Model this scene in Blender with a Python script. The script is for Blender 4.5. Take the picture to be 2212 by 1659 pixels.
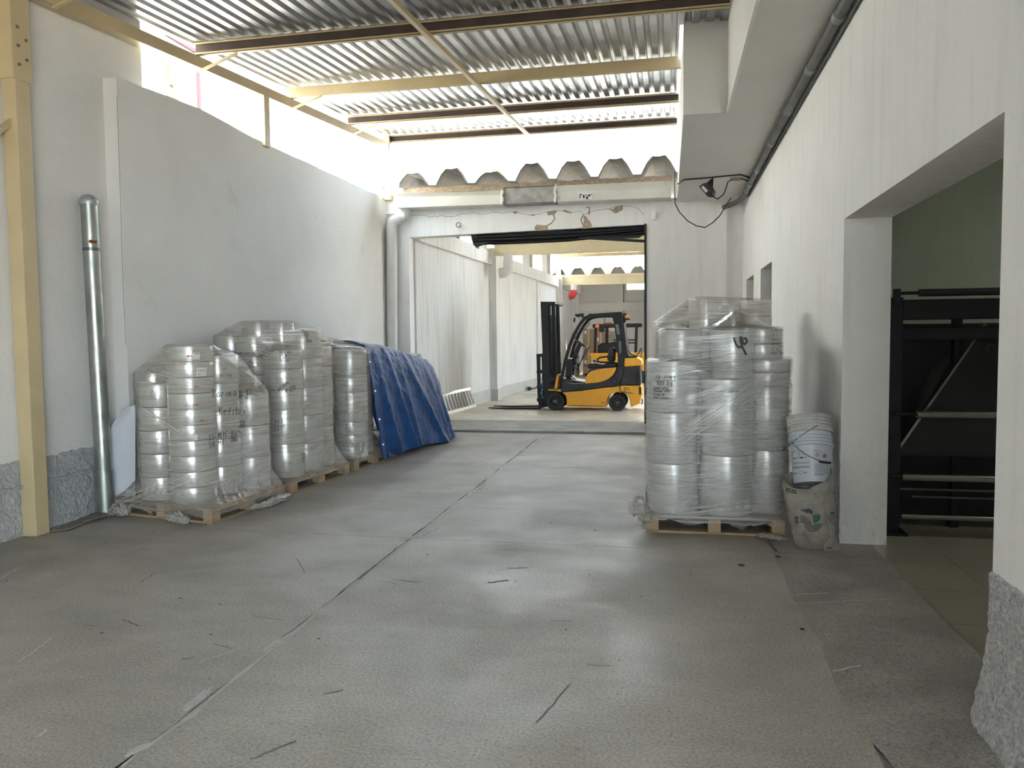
import bpy, bmesh, math, random
from mathutils import Vector, Matrix, noise
from mathutils.bvhtree import BVHTree

for o in list(bpy.data.objects):
    bpy.data.objects.remove(o)
SC = bpy.context.scene
COL = SC.collection
R = math.radians
random.seed(7)

# ---------------------------------------------------------------- camera
YAW, PIT, ROL, FPX = R(-11.4412), R(-3.35), R(-0.6029), 1661.0
_f = Vector((math.sin(YAW)*math.cos(PIT), math.cos(YAW)*math.cos(PIT), math.sin(PIT)))
_r = Vector((math.cos(YAW), -math.sin(YAW), 0))
_u = _r.cross(_f)
CR = math.cos(ROL)*_r + math.sin(ROL)*_u
CU = -math.sin(ROL)*_r + math.cos(ROL)*_u
CAM = Vector((0, 0, 1.62))
cd = bpy.data.cameras.new('camera')
cam = bpy.data.objects.new('camera', cd)
COL.objects.link(cam)
cam.matrix_world = Matrix(((CR.x, CU.x, -_f.x, CAM.x), (CR.y, CU.y, -_f.y, CAM.y),
                           (CR.z, CU.z, -_f.z, CAM.z), (0, 0, 0, 1)))
cd.sensor_width = 36
cd.lens = 36*FPX/2212
cd.clip_start = 0.05
SC.camera = cam

# ---------------------------------------------------------------- light and exposure
W = bpy.data.worlds.new('sky')
SC.world = W
W.use_nodes = True
_bg = W.node_tree.nodes['Background']
_bg.inputs[0].default_value = (0.74, 0.88, 1.0, 1)      # bright hazy sky
_bg.inputs[1].default_value = 1.0
sl = bpy.data.lights.new('sun', 'SUN')
sun = bpy.data.objects.new('sun', sl)
COL.objects.link(sun)
sl.energy = 5.0
sl.angle = R(1.5)
sl.color = (1, 0.94, 0.84)
sun.rotation_euler = Vector((-0.40, 0.45, -0.92)).to_track_quat('-Z', 'Y').to_euler()
SC.view_settings.view_transform = 'Standard'
SC.view_settings.look = 'None'
SC.view_settings.gamma = 1
SC.view_settings.use_curve_mapping = False
SC.view_settings.exposure = 4.17
SC.cycles.max_bounces = 14
SC.cycles.diffuse_bounces = 6
SC.cycles.glossy_bounces = 4
SC.cycles.transparent_max_bounces = 24
SC.cycles.use_denoising = True
SC.cycles.caustics_reflective = False
SC.cycles.caustics_refractive = False
SC.cycles.sample_clamp_indirect = 6.0


# ---------------------------------------------------------------- helpers
def at(px, py, Y):
    """world point seen at a photograph pixel, at depth plane y = Y"""
    d = (px-1106)*CR - (py-829.5)*CU + FPX*_f
    return CAM + d*(Y/d.y)


def onx(px, py, X):
    d = (px-1106)*CR - (py-829.5)*CU + FPX*_f
    return CAM + d*(X/d.x)


def onz(px, py, Z=0.0):
    d = (px-1106)*CR - (py-829.5)*CU + FPX*_f
    return CAM + d*((Z-CAM.z)/d.z)


class MB:
    """collects shapes, then links them as ONE mesh object"""
    def __init__(s):
        s.v = []
        s.f = []

    def poly(s, pts, faces):
        n = len(s.v)
        s.v += [tuple(p) for p in pts]
        s.f += [tuple(i+n for i in f) for f in faces]
        return s

    def box(s, a, b, M=None):
        x0, y0, z0 = a
        x1, y1, z1 = b
        p = [Vector(q) for q in ((x0,y0,z0),(x1,y0,z0),(x1,y1,z0),(x0,y1,z0),(x0,y0,z1),(x1,y0,z1),(x1,y1,z1),(x0,y1,z1))]
        if M:
            p = [M @ q for q in p]
        return s.poly(p, ((3,2,1,0),(4,5,6,7),(0,1,5,4),(1,2,6,5),(2,3,7,6),(3,0,4,7)))

    def bbox(s, a, b, bev=0.01, M=None):
        """box with chamfered edges"""
        bm = bmesh.new()
        bmesh.ops.create_cube(bm, size=1)
        c = [(a[i]+b[i])/2 for i in range(3)]
        d = [abs(b[i]-a[i]) for i in range(3)]
        for v in bm.verts:
            v.co = Vector((v.co.x*d[0]+c[0], v.co.y*d[1]+c[1], v.co.z*d[2]+c[2]))
        bmesh.ops.bevel(bm, geom=list(bm.edges), offset=min(bev, min(d)*.45), segments=2, affect='EDGES', profile=.5)
        return s.bm(bm, M)

    def bm(s, bm, M=None):
        bm.verts.index_update()
        n = len(s.v)
        s.v += [tuple(M @ v.co if M else v.co) for v in bm.verts]
        s.f += [tuple(v.index+n for v in f.verts) for f in bm.faces]
        bm.free()
        return s

    def bar(s, p0, p1, w, h, up=(0, 0, 1)):
        """square bar from p0 to p1: w across, h along up"""
        p0, p1 = Vector(p0), Vector(p1)
        d = (p1-p0).normalized()
        u = Vector(up)
        sd = d.cross(u)
        if sd.length < 1e-4:
            u = Vector((1, 0, 0))
            sd = d.cross(u)
        sd.normalize()
        u = sd.cross(d)
        q = []
        for p in (p0, p1):
            q += [p-sd*w/2-u*h/2, p+sd*w/2-u*h/2, p+sd*w/2+u*h/2, p-sd*w/2+u*h/2]
        return s.poly(q, ((0,1,2,3),(7,6,5,4),(0,4,5,1),(1,5,6,2),(2,6,7,3),(3,7,4,0)))

    def tube(s, path, r, n=10, caps=True, radii=None):
        path = [Vector(p) for p in path]
        m = len(path)
        t0 = (path[1]-path[0]).normalized()
        a = Vector((0, 0, 1)) if abs(t0.z) < .9 else Vector((1, 0, 0))
        u = t0.cross(a).normalized()
        pts = []
        for i, p in enumerate(path):
            t = (path[min(i+1, m-1)]-path[max(i-1, 0)]).normalized()
            u = (u-t*u.dot(t))
            u.normalize()
            w = t.cross(u)
            rr = radii[i] if radii else r
            for k in range(n):
                an = 2*math.pi*k/n
                pts.append(p+u*math.cos(an)*rr+w*math.sin(an)*rr)
        fc = []
        for i in range(m-1):
            for k in range(n):
                fc.append((i*n+k, i*n+(k+1) % n, (i+1)*n+(k+1) % n, (i+1)*n+k))
        if caps:
            fc.append(tuple(range(n-1, -1, -1)))
            fc.append(tuple((m-1)*n+k for k in range(n)))
        return s.poly(pts, fc)

    def lathe(s, prof, n=32, M=None, close=True):
        """profile of (r, z) pairs turned about z"""
        pts = []
        for r, z in prof:
            for k in range(n):
                an = 2*math.pi*k/n
                q = Vector((r*math.cos(an), r*math.sin(an), z))
                pts.append(M @ q if M else q)
        m = len(prof)
        fc = []
        for i in range(m-1):
            for k in range(n):
                fc.append((i*n+k, i*n+(k+1) % n, (i+1)*n+(k+1) % n, (i+1)*n+k))
        if close:
            fc.append(tuple(range(n-1, -1, -1)))
            fc.append(tuple((m-1)*n+k for k in range(n)))
        return s.poly(pts, fc)

    def prism(s, pts, vec):
        """polygon extruded along vec"""
        pts = [Vector(p) for p in pts]
        vec = Vector(vec)
        n = len(pts)
        nrm = Vector((0, 0, 0))
        for i in range(n):
            nrm += pts[i].cross(pts[(i+1) % n])
        a, b = pts, [p+vec for p in pts]
        if nrm.dot(vec) < 0:
            pass
        else:
            a, b = b, a
        fc = [tuple(range(n)), tuple(range(2*n-1, n-1, -1))]
        for i in range(n):
            j = (i+1) % n
            fc.append((i, i+n, j+n, j))
        return s.poly(a+b, fc)

    def grid(s, fn, nu, nv):
        pts = [fn(i/(nu-1), j/(nv-1)) for i in range(nu) for j in range(nv)]
        fc = [(i*nv+j, (i+1)*nv+j, (i+1)*nv+j+1, i*nv+j+1) for i in range(nu-1) for j in range(nv-1)]
        return s.poly(pts, fc)

    def ribbon(s, path, w, nrm):
        """flat stroke of width w lying on a surface with normal nrm"""
        path = [Vector(p) for p in path]
        nrm = Vector(nrm)
        m = len(path)
        pts = []
        for i, p in enumerate(path):
            t = path[min(i+1, m-1)]-path[max(i-1, 0)]
            if t.length < 1e-7:
                t = Vector((1, 0, 0))
            sd = nrm.cross(t.normalized())
            if sd.length < 1e-6:
                sd = Vector((0, 0, 1))
            sd.normalize()
            pts += [p-sd*w/2, p+sd*w/2]
        return s.poly(pts, [(2*i, 2*i+1, 2*i+3, 2*i+2) for i in range(m-1)])

    def build(s, name, mat, parent=None, smooth=False, fix=True):
        me = bpy.data.meshes.new(name)
        me.from_pydata(s.v, [], s.f)
        if fix:
            b = bmesh.new()
            b.from_mesh(me)
            bmesh.ops.recalc_face_normals(b, faces=b.faces)
            b.to_mesh(me)
            b.free()
        me.materials.append(mat)
        if smooth:
            me.shade_smooth()
            me.set_sharp_from_angle(angle=R(smooth if smooth is not True else 40))
        return link(name, me, parent)


def pworld(o):
    M = Matrix.LocRotScale(o.location, o.rotation_euler, o.scale)
    if o.parent:
        M = pworld(o.parent) @ o.matrix_parent_inverse @ M
    return M


def link(name, me, parent=None):
    o = bpy.data.objects.new(name, me)
    COL.objects.link(o)
    if parent:
        o.parent = parent
        o.matrix_parent_inverse = pworld(parent).inverted()
    return o


def thing(name, label, cat, loc=(0, 0, 0), group=None, rz=0):
    o = bpy.data.objects.new(name, None)
    COL.objects.link(o)
    o.location = loc
    o.rotation_euler = (0, 0, rz)
    o.empty_display_size = .1
    return tag(o, label, cat, group)


def tag(o, label, cat, group=None):
    o['label'] = label
    o['category'] = cat
    if group:
        o['group'] = group
    return o


def struct(o, label=None):
    o['kind'] = 'structure'
    if label:
        o['label'] = label
    return o


def holder(name, loc=(0, 0, 0)):
    o = bpy.data.objects.new(name, None)
    COL.objects.link(o)
    o.location = loc
    return struct(o)


# ---------------------------------------------------------------- materials
def mat(name, col, rough=.6, metal=0., bump=0., bscale=60., var=0., vscale=3., spec=.5,
        streak=None, speck=None, rvar=0., wear=None, coord='Object', bdist=.01, alpha=None, detail=6, grain=None):
    """procedural material: base colour with noise variation, streaks, specks, wear and fine relief"""
    m = bpy.data.materials.new(name)
    m.use_nodes = True
    nt = m.node_tree
    N, L = nt.nodes, nt.links
    p = N['Principled BSDF']
    p.inputs['Roughness'].default_value = rough
    p.inputs['Metallic'].default_value = metal
    p.inputs['Specular IOR Level'].default_value = spec
    tc = N.new('ShaderNodeTexCoord')

    def nz(scale, det=4, sc=None, dist=0.):
        n = N.new('ShaderNodeTexNoise')
        n.inputs['Scale'].default_value = scale
        n.inputs['Detail'].default_value = det
        n.inputs['Distortion'].default_value = dist
        src = tc.outputs[coord]
        if sc:
            mp = N.new('ShaderNodeMapping')
            mp.inputs['Scale'].default_value = sc
            L.new(src, mp.inputs[0])
            src = mp.outputs[0]
        L.new(src, n.inputs['Vector'])
        return n.outputs[0]

    def ramp(src, a, b, c0=0., c1=1.):
        r = N.new('ShaderNodeMapRange')
        r.inputs[1].default_value, r.inputs[2].default_value = a, b
        r.inputs[3].default_value, r.inputs[4].default_value = c0, c1
        L.new(src, r.inputs[0])
        return r.outputs[0]

    def mix(fac, a, b):
        x = N.new('ShaderNodeMix')
        x.data_type = 'RGBA'
        if isinstance(fac, float):
            x.inputs[0].default_value = fac
        else:
            L.new(fac, x.inputs[0])
        for i, q in ((6, a), (7, b)):
            if isinstance(q, tuple):
                x.inputs[i].default_value = (*q[:3], 1)
            else:
                L.new(q, x.inputs[i])
        return x.outputs[2]

    c = tuple(col)
    if var:
        d = tuple(max(0, q*(1-var)) for q in col)
        e = tuple(min(1, q*(1+var)) for q in col)
        c = mix(ramp(nz(vscale, detail, None, .4), .3, .7), d, e)
    if streak:      # (colour, scale xyz, strength)
        c = mix(ramp(nz(1, 5, streak[1]), .48, .75, 0, streak[2]), c, streak[0])
    if speck:       # (colour, scale, threshold)
        c = mix(ramp(nz(speck[1], 3), speck[2], speck[2]+.06, 0, speck[3] if len(speck) > 3 else 1), c, speck[0])
    if wear:        # (colour, scale, threshold, strength)
        c = mix(ramp(nz(wear[1], 7, None, .8), wear[2], wear[2]+.12, 0, wear[3]), c, wear[0])
    if grain:       # (scale, strength): fine mottling
        g = ramp(nz(grain[0], 3), .32, .68, 1-grain[1], 1+grain[1])
        x = N.new('ShaderNodeMix')
        x.data_type = 'RGBA'
        x.blend_type = 'MULTIPLY'
        x.inputs[0].default_value = 1
        if isinstance(c, tuple):
            x.inputs[6].default_value = (*c[:3], 1)
        else:
            L.new(c, x.inputs[6])
        L.new(g, x.inputs[7])
        c = x.outputs[2]
    if isinstance(c, tuple):
        p.inputs['Base Color'].default_value = (*c[:3], 1)
    else:
        L.new(c, p.inputs['Base Color'])
    if rvar:
        L.new(ramp(nz(vscale*1.3, 5, None, .5), .3, .7, max(.03, rough-rvar), min(1, rough+rvar)), p.inputs['Roughness'])
    if bump:
        bp = N.new('ShaderNodeBump')
        bp.inputs['Strength'].default_value = bump
        bp.inputs['Distance'].default_value = bdist
        L.new(nz(bscale, 5, streak[1] if streak and streak[2] > .5 else None), bp.inputs['Height'])
        L.new(bp.outputs[0], p.inputs['Normal'])
    if alpha is not None:
        p.inputs['Alpha'].default_value = alpha
    return m


M = {}
M['plaster'] = mat('white_plaster', (.83, .82, .80), .75, bump=.35, bscale=28, var=.035, vscale=1.1,
                   streak=((.64, .63, .61), (9, 9, .8), .35), bdist=.012, spec=.25)
M['plaster_l'] = mat('left_plaster', (.775, .755, .72), .75, bump=.4, bscale=22, var=.05, vscale=.9, bdist=.012, spec=.25,
                     wear=((.5, .47, .43), 1.3, .66, .35))
M['plaster_hall'] = mat('hall_plaster', (.70, .695, .675), .8, bump=.3, bscale=25, var=.04, vscale=.8,
                        streak=((.42, .40, .37), (11, 11, .7), .55), spec=.2)
M['plaster_soffit'] = mat('soffit_paint', (.72, .705, .665), .8, bump=.2, bscale=18, var=.04, vscale=1.2, spec=.2)
M['dado'] = mat('rough_grey_dado', (.47, .47, .46), .8, bump=1., bscale=30, var=.12, vscale=14, bdist=.03, spec=.25)
M['dado_hall'] = mat('hall_grey_dado', (.50, .49, .46), .8, bump=.3, bscale=30, var=.08, vscale=3)
M['roughwhite'] = mat('flaking_white_stucco', (.56, .56, .555), .8, bump=1., bscale=55, var=.16, vscale=26, bdist=.03, grain=(60, .22),
                      speck=((.30, .30, .31), 48, .60, .6), spec=.25)
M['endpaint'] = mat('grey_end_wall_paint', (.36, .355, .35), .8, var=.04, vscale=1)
M['concrete'] = mat('worn_concrete', (.35, .318, .272), .55, bump=.45, bscale=60, var=.2, vscale=1.1, rvar=.13, grain=(75, .24),
                    speck=((.19, .18, .165), 42, .63, .7), wear=((.49, .465, .425), .6, .54, .45), bdist=.005, spec=.5,
                    streak=((.25, .235, .21), (2.2, 7, 1), .45))
M['concrete_dark'] = mat('ramp_concrete', (.295, .28, .255), .6, bump=.5, bscale=60, grain=(80, .25), var=.2, vscale=2.6, rvar=.1,
                         speck=((.12, .115, .11), 45, .63, .7), wear=((.37, .36, .34), .8, .6, .4), bdist=.006, spec=.3)
M['mortar'] = mat('joint_mortar', (.31, .29, .26), .85, bump=.5, bscale=90, var=.25, vscale=9)
M['mortar_lt'] = mat('chipped_mortar', (.46, .44, .41), .85, bump=.6, bscale=80, var=.15, vscale=12)
M['hallfloor'] = mat('hall_concrete', (.62, .57, .49), .42, bump=.1, bscale=50, var=.18, vscale=1.0, rvar=.15, grain=(40, .12),
                     wear=((.36, .33, .28), .9, .55, .7), spec=.5)
M['tile'] = mat('beige_floor_tile', (.36, .345, .265), .28, var=.05, vscale=2, spec=.5)
M['green'] = mat('green_plaster', (.50, .55, .43), .8, bump=.55, bscale=10, var=.06, vscale=2,
                 streak=((.42, .48, .335), (14, 14, 1.2), .4), bdist=.015, spec=.2)
M['tan'] = mat('tan_paint', (.57, .45, .26), .5, bump=.12, bscale=30, var=.06, vscale=4, wear=((.30, .24, .16), 5, .68, .5))
M['tanlt'] = mat('cream_gutter_paint', (.66, .58, .40), .5, var=.05, vscale=3, wear=((.45, .38, .26), 4, .66, .4))
M['tandark'] = mat('shaded_purlin_inside', (.07, .05, .043), .7, var=.2, vscale=5)  # shade inside the open channels, put into the colour
M['roofold'] = mat('aged_fibre_roof_sheet', (.40, .385, .355), .8, bump=.15, bscale=12, var=.12, vscale=3)
M['galv'] = mat('galvanised_sheet', (.43, .435, .43), .36, 1., bump=.08, bscale=9, var=.14, vscale=2.2, rvar=.08,
                streak=((.40, .40, .395), (5, .35, 5), .45), bdist=.006)
M['galvpipe'] = mat('weathered_galvanised_pipe', (.36, .38, .35), .38, .85, bump=.08, bscale=20, var=.16, vscale=6, rvar=.1,
                    wear=((.12, .10, .085), 4, .68, .8))
M['galvdull'] = mat('dull_zinc', (.42, .46, .46), .5, .6, var=.15, vscale=8)
M['rust'] = mat('rust', (.22, .07, .035), .9, bump=.4, bscale=60, var=.3, vscale=15)
M['gutter'] = mat('white_gutter_sheet', (.68, .665, .60), .45, bump=.1, bscale=6, var=.06, vscale=2, wear=((.44, .42, .38), 2.2, .62, .5))
M['cement'] = mat('grey_cement', (.36, .35, .33), .9, bump=.5, bscale=40, var=.25, vscale=8)
M['sealant'] = mat('white_sealant', (.74, .73, .70), .8, bump=.6, bscale=40)
M['pvc'] = mat('white_pvc', (.70, .69, .66), .4, var=.04, vscale=5)
M['pvcgrey'] = mat('grey_pvc', (.55, .54, .51), .45, var=.06, vscale=5)
M['red'] = mat('red_paint', (.60, .05, .045), .5, var=.1, vscale=8)
M['redcloth'] = mat('red_trim_paint', (.04, .0003, .003), .7)
M['black'] = mat('black_steel', (.011, .012, .014), .55, .2, bump=.06, bscale=30, var=.25, vscale=6)
M['blackrub'] = mat('black_rubber', (.022, .022, .022), .75, bump=.2, bscale=60, var=.25, vscale=9)
M['blackplastic'] = mat('black_plastic', (.013, .014, .016), .42, var=.2, vscale=9)
M['cable'] = mat('black_cable', (.015, .015, .015), .5)
M['yellow'] = mat('yellow_orange_paint', (.80, .385, .028), .38, bump=.03, bscale=20, var=.06, vscale=4,
                  wear=((.33, .16, .03), 3.2, .68, .7), speck=((.10, .06, .03), 26, .70, .8))
M['brick'] = mat('bare_brown_masonry', (.40, .31, .22), .95, bump=.9, bscale=50, var=.3, vscale=20)
M['wood'] = mat('pallet_wood', (.42, .30, .18), .8, bump=.3, bscale=1, var=.22, vscale=5, streak=((.26, .18, .10), (3, 3, 40), .6))
M['wooddark'] = mat('old_pallet_wood', (.27, .21, .14), .85, bump=.3, bscale=40, var=.25, vscale=6)
M['card'] = mat('cardboard', (.40, .28, .18), .85, var=.1, vscale=4)
M['cardgrey'] = mat('dusty_cardboard', (.25, .225, .195), .85, var=.12, vscale=6)
M['ink'] = mat('black_marker_ink', (.02, .02, .025), .5)
M['inkgrey'] = mat('faded_print', (.20, .20, .22), .7)
M['redink'] = mat('red_marker', (.55, .06, .07), .6)
M['white'] = mat('white_paper', (.82, .82, .80), .6, var=.03)
M['mirror'] = mat('steel_roller', (.50, .50, .48), .22, 1., var=.08, vscale=9)
M['dsteel'] = mat('dark_sheet_steel', (.035, .035, .034), .42, .4, var=.12, vscale=2.5, rvar=.08)
M['steel'] = mat('grey_sheet_steel', (.16, .16, .155), .4, .6, var=.12, vscale=2.5, rvar=.08)
M['exterior'] = mat('sunlit_outside_wall', (.83, .805, .745), .9, bump=.2, bscale=8, var=.03, vscale=.8)
M['outgrey'] = mat('weathered_outdoor_concrete', (.024, .022, .019), .9, var=.3, vscale=6)
M['outbrown'] = mat('stained_outdoor_render', (.034, .027, .018), .9, var=.35, vscale=5)
M['orange'] = mat('orange_beacon', (.90, .22, .02), .25)
M['alu'] = mat('aluminium', (.72, .72, .71), .35, .9, var=.08, vscale=9)


def glass_mat(name, col=(.9, .95, .95), rough=.05, tr=.85):
    m = bpy.data.materials.new(name)
    m.use_nodes = True
    N, L = m.node_tree.nodes, m.node_tree.links
    p = N['Principled BSDF']
    p.inputs['Base Color'].default_value = (*col, 1)
    p.inputs['Roughness'].default_value = rough
    t = N.new('ShaderNodeBsdfTransparent')
    x = N.new('ShaderNodeMixShader')
    x.inputs[0].default_value = tr
    L.new(p.outputs[0], x.inputs[1])
    L.new(t.outputs[0], x.inputs[2])
    L.new(x.outputs[0], N['Material Output'].inputs[0])
    return m


M['glass'] = glass_mat('window_glass')

# ================================================================ the setting
YB = -7.0            # back end of the bay, open to the yard
YW = 14.3            # face of the end wall with the big opening
XR = 1.32            # right wall face
SL = 0.0852
def zp(y):           # underside of the purlins
    return 4.85 + SL*(y-8.03)
def zr(y):           # underside of the roof sheets
    return zp(y) + .145


def hx(y):           # hall left wall face
    return -4.88 + .053*(y-14.3)


def jag(a, b, n, amp, seed):
    """points from a to b with a ragged sideways offset"""
    a, b = Vector(a), Vector(b)
    d = (b-a)
    s = Vector((-d.y, d.x, 0)).normalized()
    out = []
    for i in range(n+1):
        t = i/n
        p = a.lerp(b, t)
        k = noise.noise((p.x*2.2+seed, p.y*2.2, seed))*amp + noise.noise((p.x*9+seed, p.y*9, seed*2))*amp*.6
        if i in (0, n):
            k *= .2
        out.append(p+s*k)
    return out


# ---- floor: bed of joint mortar, slabs, ramp, threshold
fb = MB().box((-5.6, YB, -.3), (1.7, 14.7, -.014)).build('floor', M['mortar'])
struct(fb, 'worn grey concrete floor of large slabs')
XJ = -2.06
ys = [YB, -1.35, 2.3, 5.93, 9.57, 12.95]
G = .004
sd = 0
for c, (xa, xb) in enumerate(((-5.5, XJ), (XJ, .80))):
    for k in range(len(ys)-1):
        y0, y1 = ys[k], ys[k+1]
        sd += 1.7
        def edge(a, b, seed, amp):
            return jag(a, b, max(6, int((Vector(b)-Vector(a)).length/.06)), amp, seed)
        la, ra = (.0, .016) if c == 0 else (.016, .0)
        P = []
        P += edge((xa+(G if c else 0), y0+G, 0), (xb-(G if not c else -.001), y0+G, 0), 3+k, .006)[:-1]
        P += edge((xb-(G if not c else -.001), y0+G, 0), (xb-(G if not c else -.001), y1-G, 0), 11.3 if not c else 5+k, ra)[:-1]
        P += edge((xb-(G if not c else -.001), y1-G, 0), (xa+(G if c else 0), y1-G, 0), 4+k, .006)[:-1]
        P += edge((xa+(G if c else 0), y1-G, 0), (xa+(G if c else 0), y0+G, 0), 11.9 if c else 9+k, la)[:-1]
        MB().prism([p-Vector((0, 0, .012)) for p in P], (0, 0, .012)).build('slab', M['concrete'], fb)
# chipped mortar lumps along the joints
for (x, y, l, w, r) in ((-2.06, 3.72, .34, .05, 1.5), (-2.09, 3.05, .24, .055, 1.62), (-2.07, 2.62, .12, .05, 1.3), (-2.03, 5.98, .30, .10, 1.2), (-1.96, 6.2, .2, .05, 1.3), (-2.08, 5.72, .2, .05, 1.5),
                        (-1.99, 8.1, .25, .035, 1.5), (-2.02, 10.6, .5, .03, 1.55), (-2.05, 4.7, .3, .025, 1.55)):
    n = 30
    pts = []
    for i in range(n):
        an = 2*math.pi*i/n
        k = .85+.6*noise.noise((x*5+math.cos(an)*1.6, y*5+math.sin(an)*1.6, 2))+.45*noise.noise((x*5+math.cos(an)*5, y*5+math.sin(an)*5, 7))
        q = Vector((math.cos(an)*l/2*k, math.sin(an)*w/2*k, 0))
        q.rotate(Matrix.Rotation(r, 3, 'Z'))
        pts.append(q+Vector((x, y, 0)))
    MB().prism(pts, (0, 0, .0035)).build('chipped_patch', M['mortar_lt'], fb)
_a, _b = [], []
for i in range(260):
    y = 1.6+11.2*i/259
    e = XJ+.012+.016*noise.noise((y*2.2, 4, 1))
    w = max(.004, .020+.030*noise.noise((y*1.1, 9, 2))+.018*noise.noise((y*6, 2, 2)))
    _a.append((e, y, .0016))
    _b.append((e+w, y, .0016))
MB().poly(_a+_b, [(i, i+260, i+261, i+1) for i in range(259)]).build('joint_repair', M['mortar_lt'], fb)
# ramp to the side room on the right, with a ragged feathered edge
P = []
for i in range(60):
    y = YB+.02+(5.96-YB)*i/59
    x = .775+.035*noise.noise((y*1.3, 3, 1))+.02*noise.noise((y*6, 1, 4))
    if y < 3.4:
        x += .17*min(1, (3.4-y)/1.0)
    P.append((x, y))
ramp = MB()
pts = []
NR = 7
for (x, y) in P:
    for j in range(NR):
        t = j/(NR-1)
        pts.append((x+(1.535-x)*t, y, .001+.013*math.sin(t*math.pi/2)+.003*noise.noise((x*3+t*4, y*3, 0))))
fc = [(i*NR+j, i*NR+j+1, (i+1)*NR+j+1, (i+1)*NR+j) for i in range(len(P)-1) for j in range(NR-1)]
ramp.poly(pts, fc).build('ramp', M['concrete_dark'], fb, True)
MB().box((.79, 5.96, -.012), (1.7, 12.95, 0.0)).build('slab', M['concrete'], fb)
th = MB()
P = jag((-5.45, 12.96, 0), (1.5, 12.98, 0), 60, .02, 8.8)
th.prism([p-Vector((0, 0, .012)) for p in P]+[Vector((1.5, 14.62, -.012)), Vector((-5.45, 14.62, -.012))], (0, 0, .05))
th.build('threshold', M['concrete_dark'], fb)

# scuffs and scratches on the slabs
M['scuff_dark'] = mat('dark_scuff', (.13, .12, .105), .8)
M['scuff_light'] = mat('light_scratch', (.52, .50, .46), .7)
for (x0, y0, x1, y1, w, m) in ((1095, 1228, 1140, 1226, .012, 0), (1055, 1258, 1100, 1253, .014, 0), (850, 1252, 905, 1258, .008, 0), (822, 1254, 858, 1262, .006, 0), (640, 1206, 658, 1236, .006, 0), (266, 1338, 300, 1352, .009, 0), (300, 1260, 334, 1238, .007, 0),
                               (180, 1350, 205, 1352, .006, 0), (390, 1424, 420, 1420, .010, 0), (700, 1500, 742, 1490, .008, 0), (1190, 1340, 1235, 1342, .006, 0), (1270, 1436, 1320, 1438, .006, 0), (545, 1330, 610, 1340, .006, 0), (1080, 1188, 1120, 1186, .006, 0), (460, 1390, 500, 1400, .006, 0),
                               (0, 1250, 42, 1225, .012, 1), (40, 1430, 112, 1378, .009, 1), (85, 1590, 100, 1575, .012, 1), (430, 1430, 520, 1400, .006, 1), (1722, 1284, 1792, 1280, .010, 1), (1715, 1302, 1950, 1294, .006, 1), (1800, 1450, 1860, 1436, .014, 1), (540, 1640, 640, 1600, .006, 0), (1160, 1560, 1230, 1480, .006, 0)):
    n = 7
    pth = []
    for i in range(n):
        t = i/(n-1)
        q = onz(x0+(x1-x0)*t+random.uniform(-2, 2), y0+(y1-y0)*t+random.uniform(-1, 1), .0022 if x0 < 1690 else .0185)
        pth.append(q)
    MB().ribbon(pth, w, (0, 0, 1)).build('scuff_mark', M['scuff_light' if m else 'scuff_dark'], fb)
for i in range(34):
    x, y = random.uniform(-4.5, .7), random.uniform(2.4, 8.5)
    r_ = random.uniform(.004, .011)
    MB().prism([(x+math.cos(a)*r_*random.uniform(.7, 1.4), y+math.sin(a)*r_*random.uniform(.4, .9), .0) for a in [k*.9 for k in range(7)]], (0, 0, .0025)).build('stain_spot', M['scuff_dark'], fb)

# ---- left wall, near stretch with rough dado
wl = MB().box((-5.7, YB, .62), (-5.35, 7.24, 5.35))
wl = struct(wl.build('wall_left', M['plaster_l']), 'white plastered wall with rough grey dado')
def dad(u, v):
    y = YB+(6.70-YB)*u
    k = .016*abs(noise.noise((y*9, v*6, 1)))+.012*noise.noise((y*22, v*14, 2))+.012*noise.noise((y*40, v*26, 5))
    top = .655+.012*noise.noise((y*3, 0, 3))+.008*noise.noise((y*13, 0, 5))
    return Vector((-5.335+k-(.03 if v > .98 else 0), y, top*v-.005))
db = MB().grid(dad, 420, 26)
db.box((-5.7, YB, -.01), (-5.40, 6.62, .64))
db.build('dado', M['dado'], wl, True)
MB().tube([(-5.31, y, .43+.008*math.sin(y*2.1)) for y in [YB+.3*i for i in range(46)]], .014, 8).build('dado_moulding', M['dado'], wl, True)

# ---- left wall, far stretch: thicker, lower, open above
fw = MB()
n = 40
top = []
for i in range(n+1):
    y = 6.66+(14.6-6.66)*i/n
    z = 4.175+.105*min(1, (y-6.66)/1.4)-.03*min(1, max(0, (y-8.06)/1.3))+.09*max(0, (y-9.4)/4.4)+.012*noise.noise((y*1.7, 1, 0))
    top.append((y, z))
def fx(y):
    return -5.2-.0175*(y-6.66)
pts = []
for y, z in top:
    pts += [(fx(y), y, 0), (fx(y), y, z), (-5.62, y, z+.012), (-5.62, y, 0)]
fc = [(0, 1, 2, 3), tuple(4*n+k for k in (3, 2, 1, 0))]
for i in range(n):
    for k in range(3):
        fc.append((4*i+k, 4*i+4+k, 4*i+5+k, 4*i+k+1))
fw = struct(fw.poly(pts, fc).build('wall_left_far', M['plaster_l']), 'lower white plastered wall with an open gap above')
crk = MB().ribbon([(-5.2-.001, 6.659, 4.0), (-5.206, 6.659, 3.1), (-5.215, 6.659, 2.2), (-5.21, 6.659, 1.6)], .004, (0, -1, 0))
crk.build('crack', M['ink'], fw)

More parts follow.
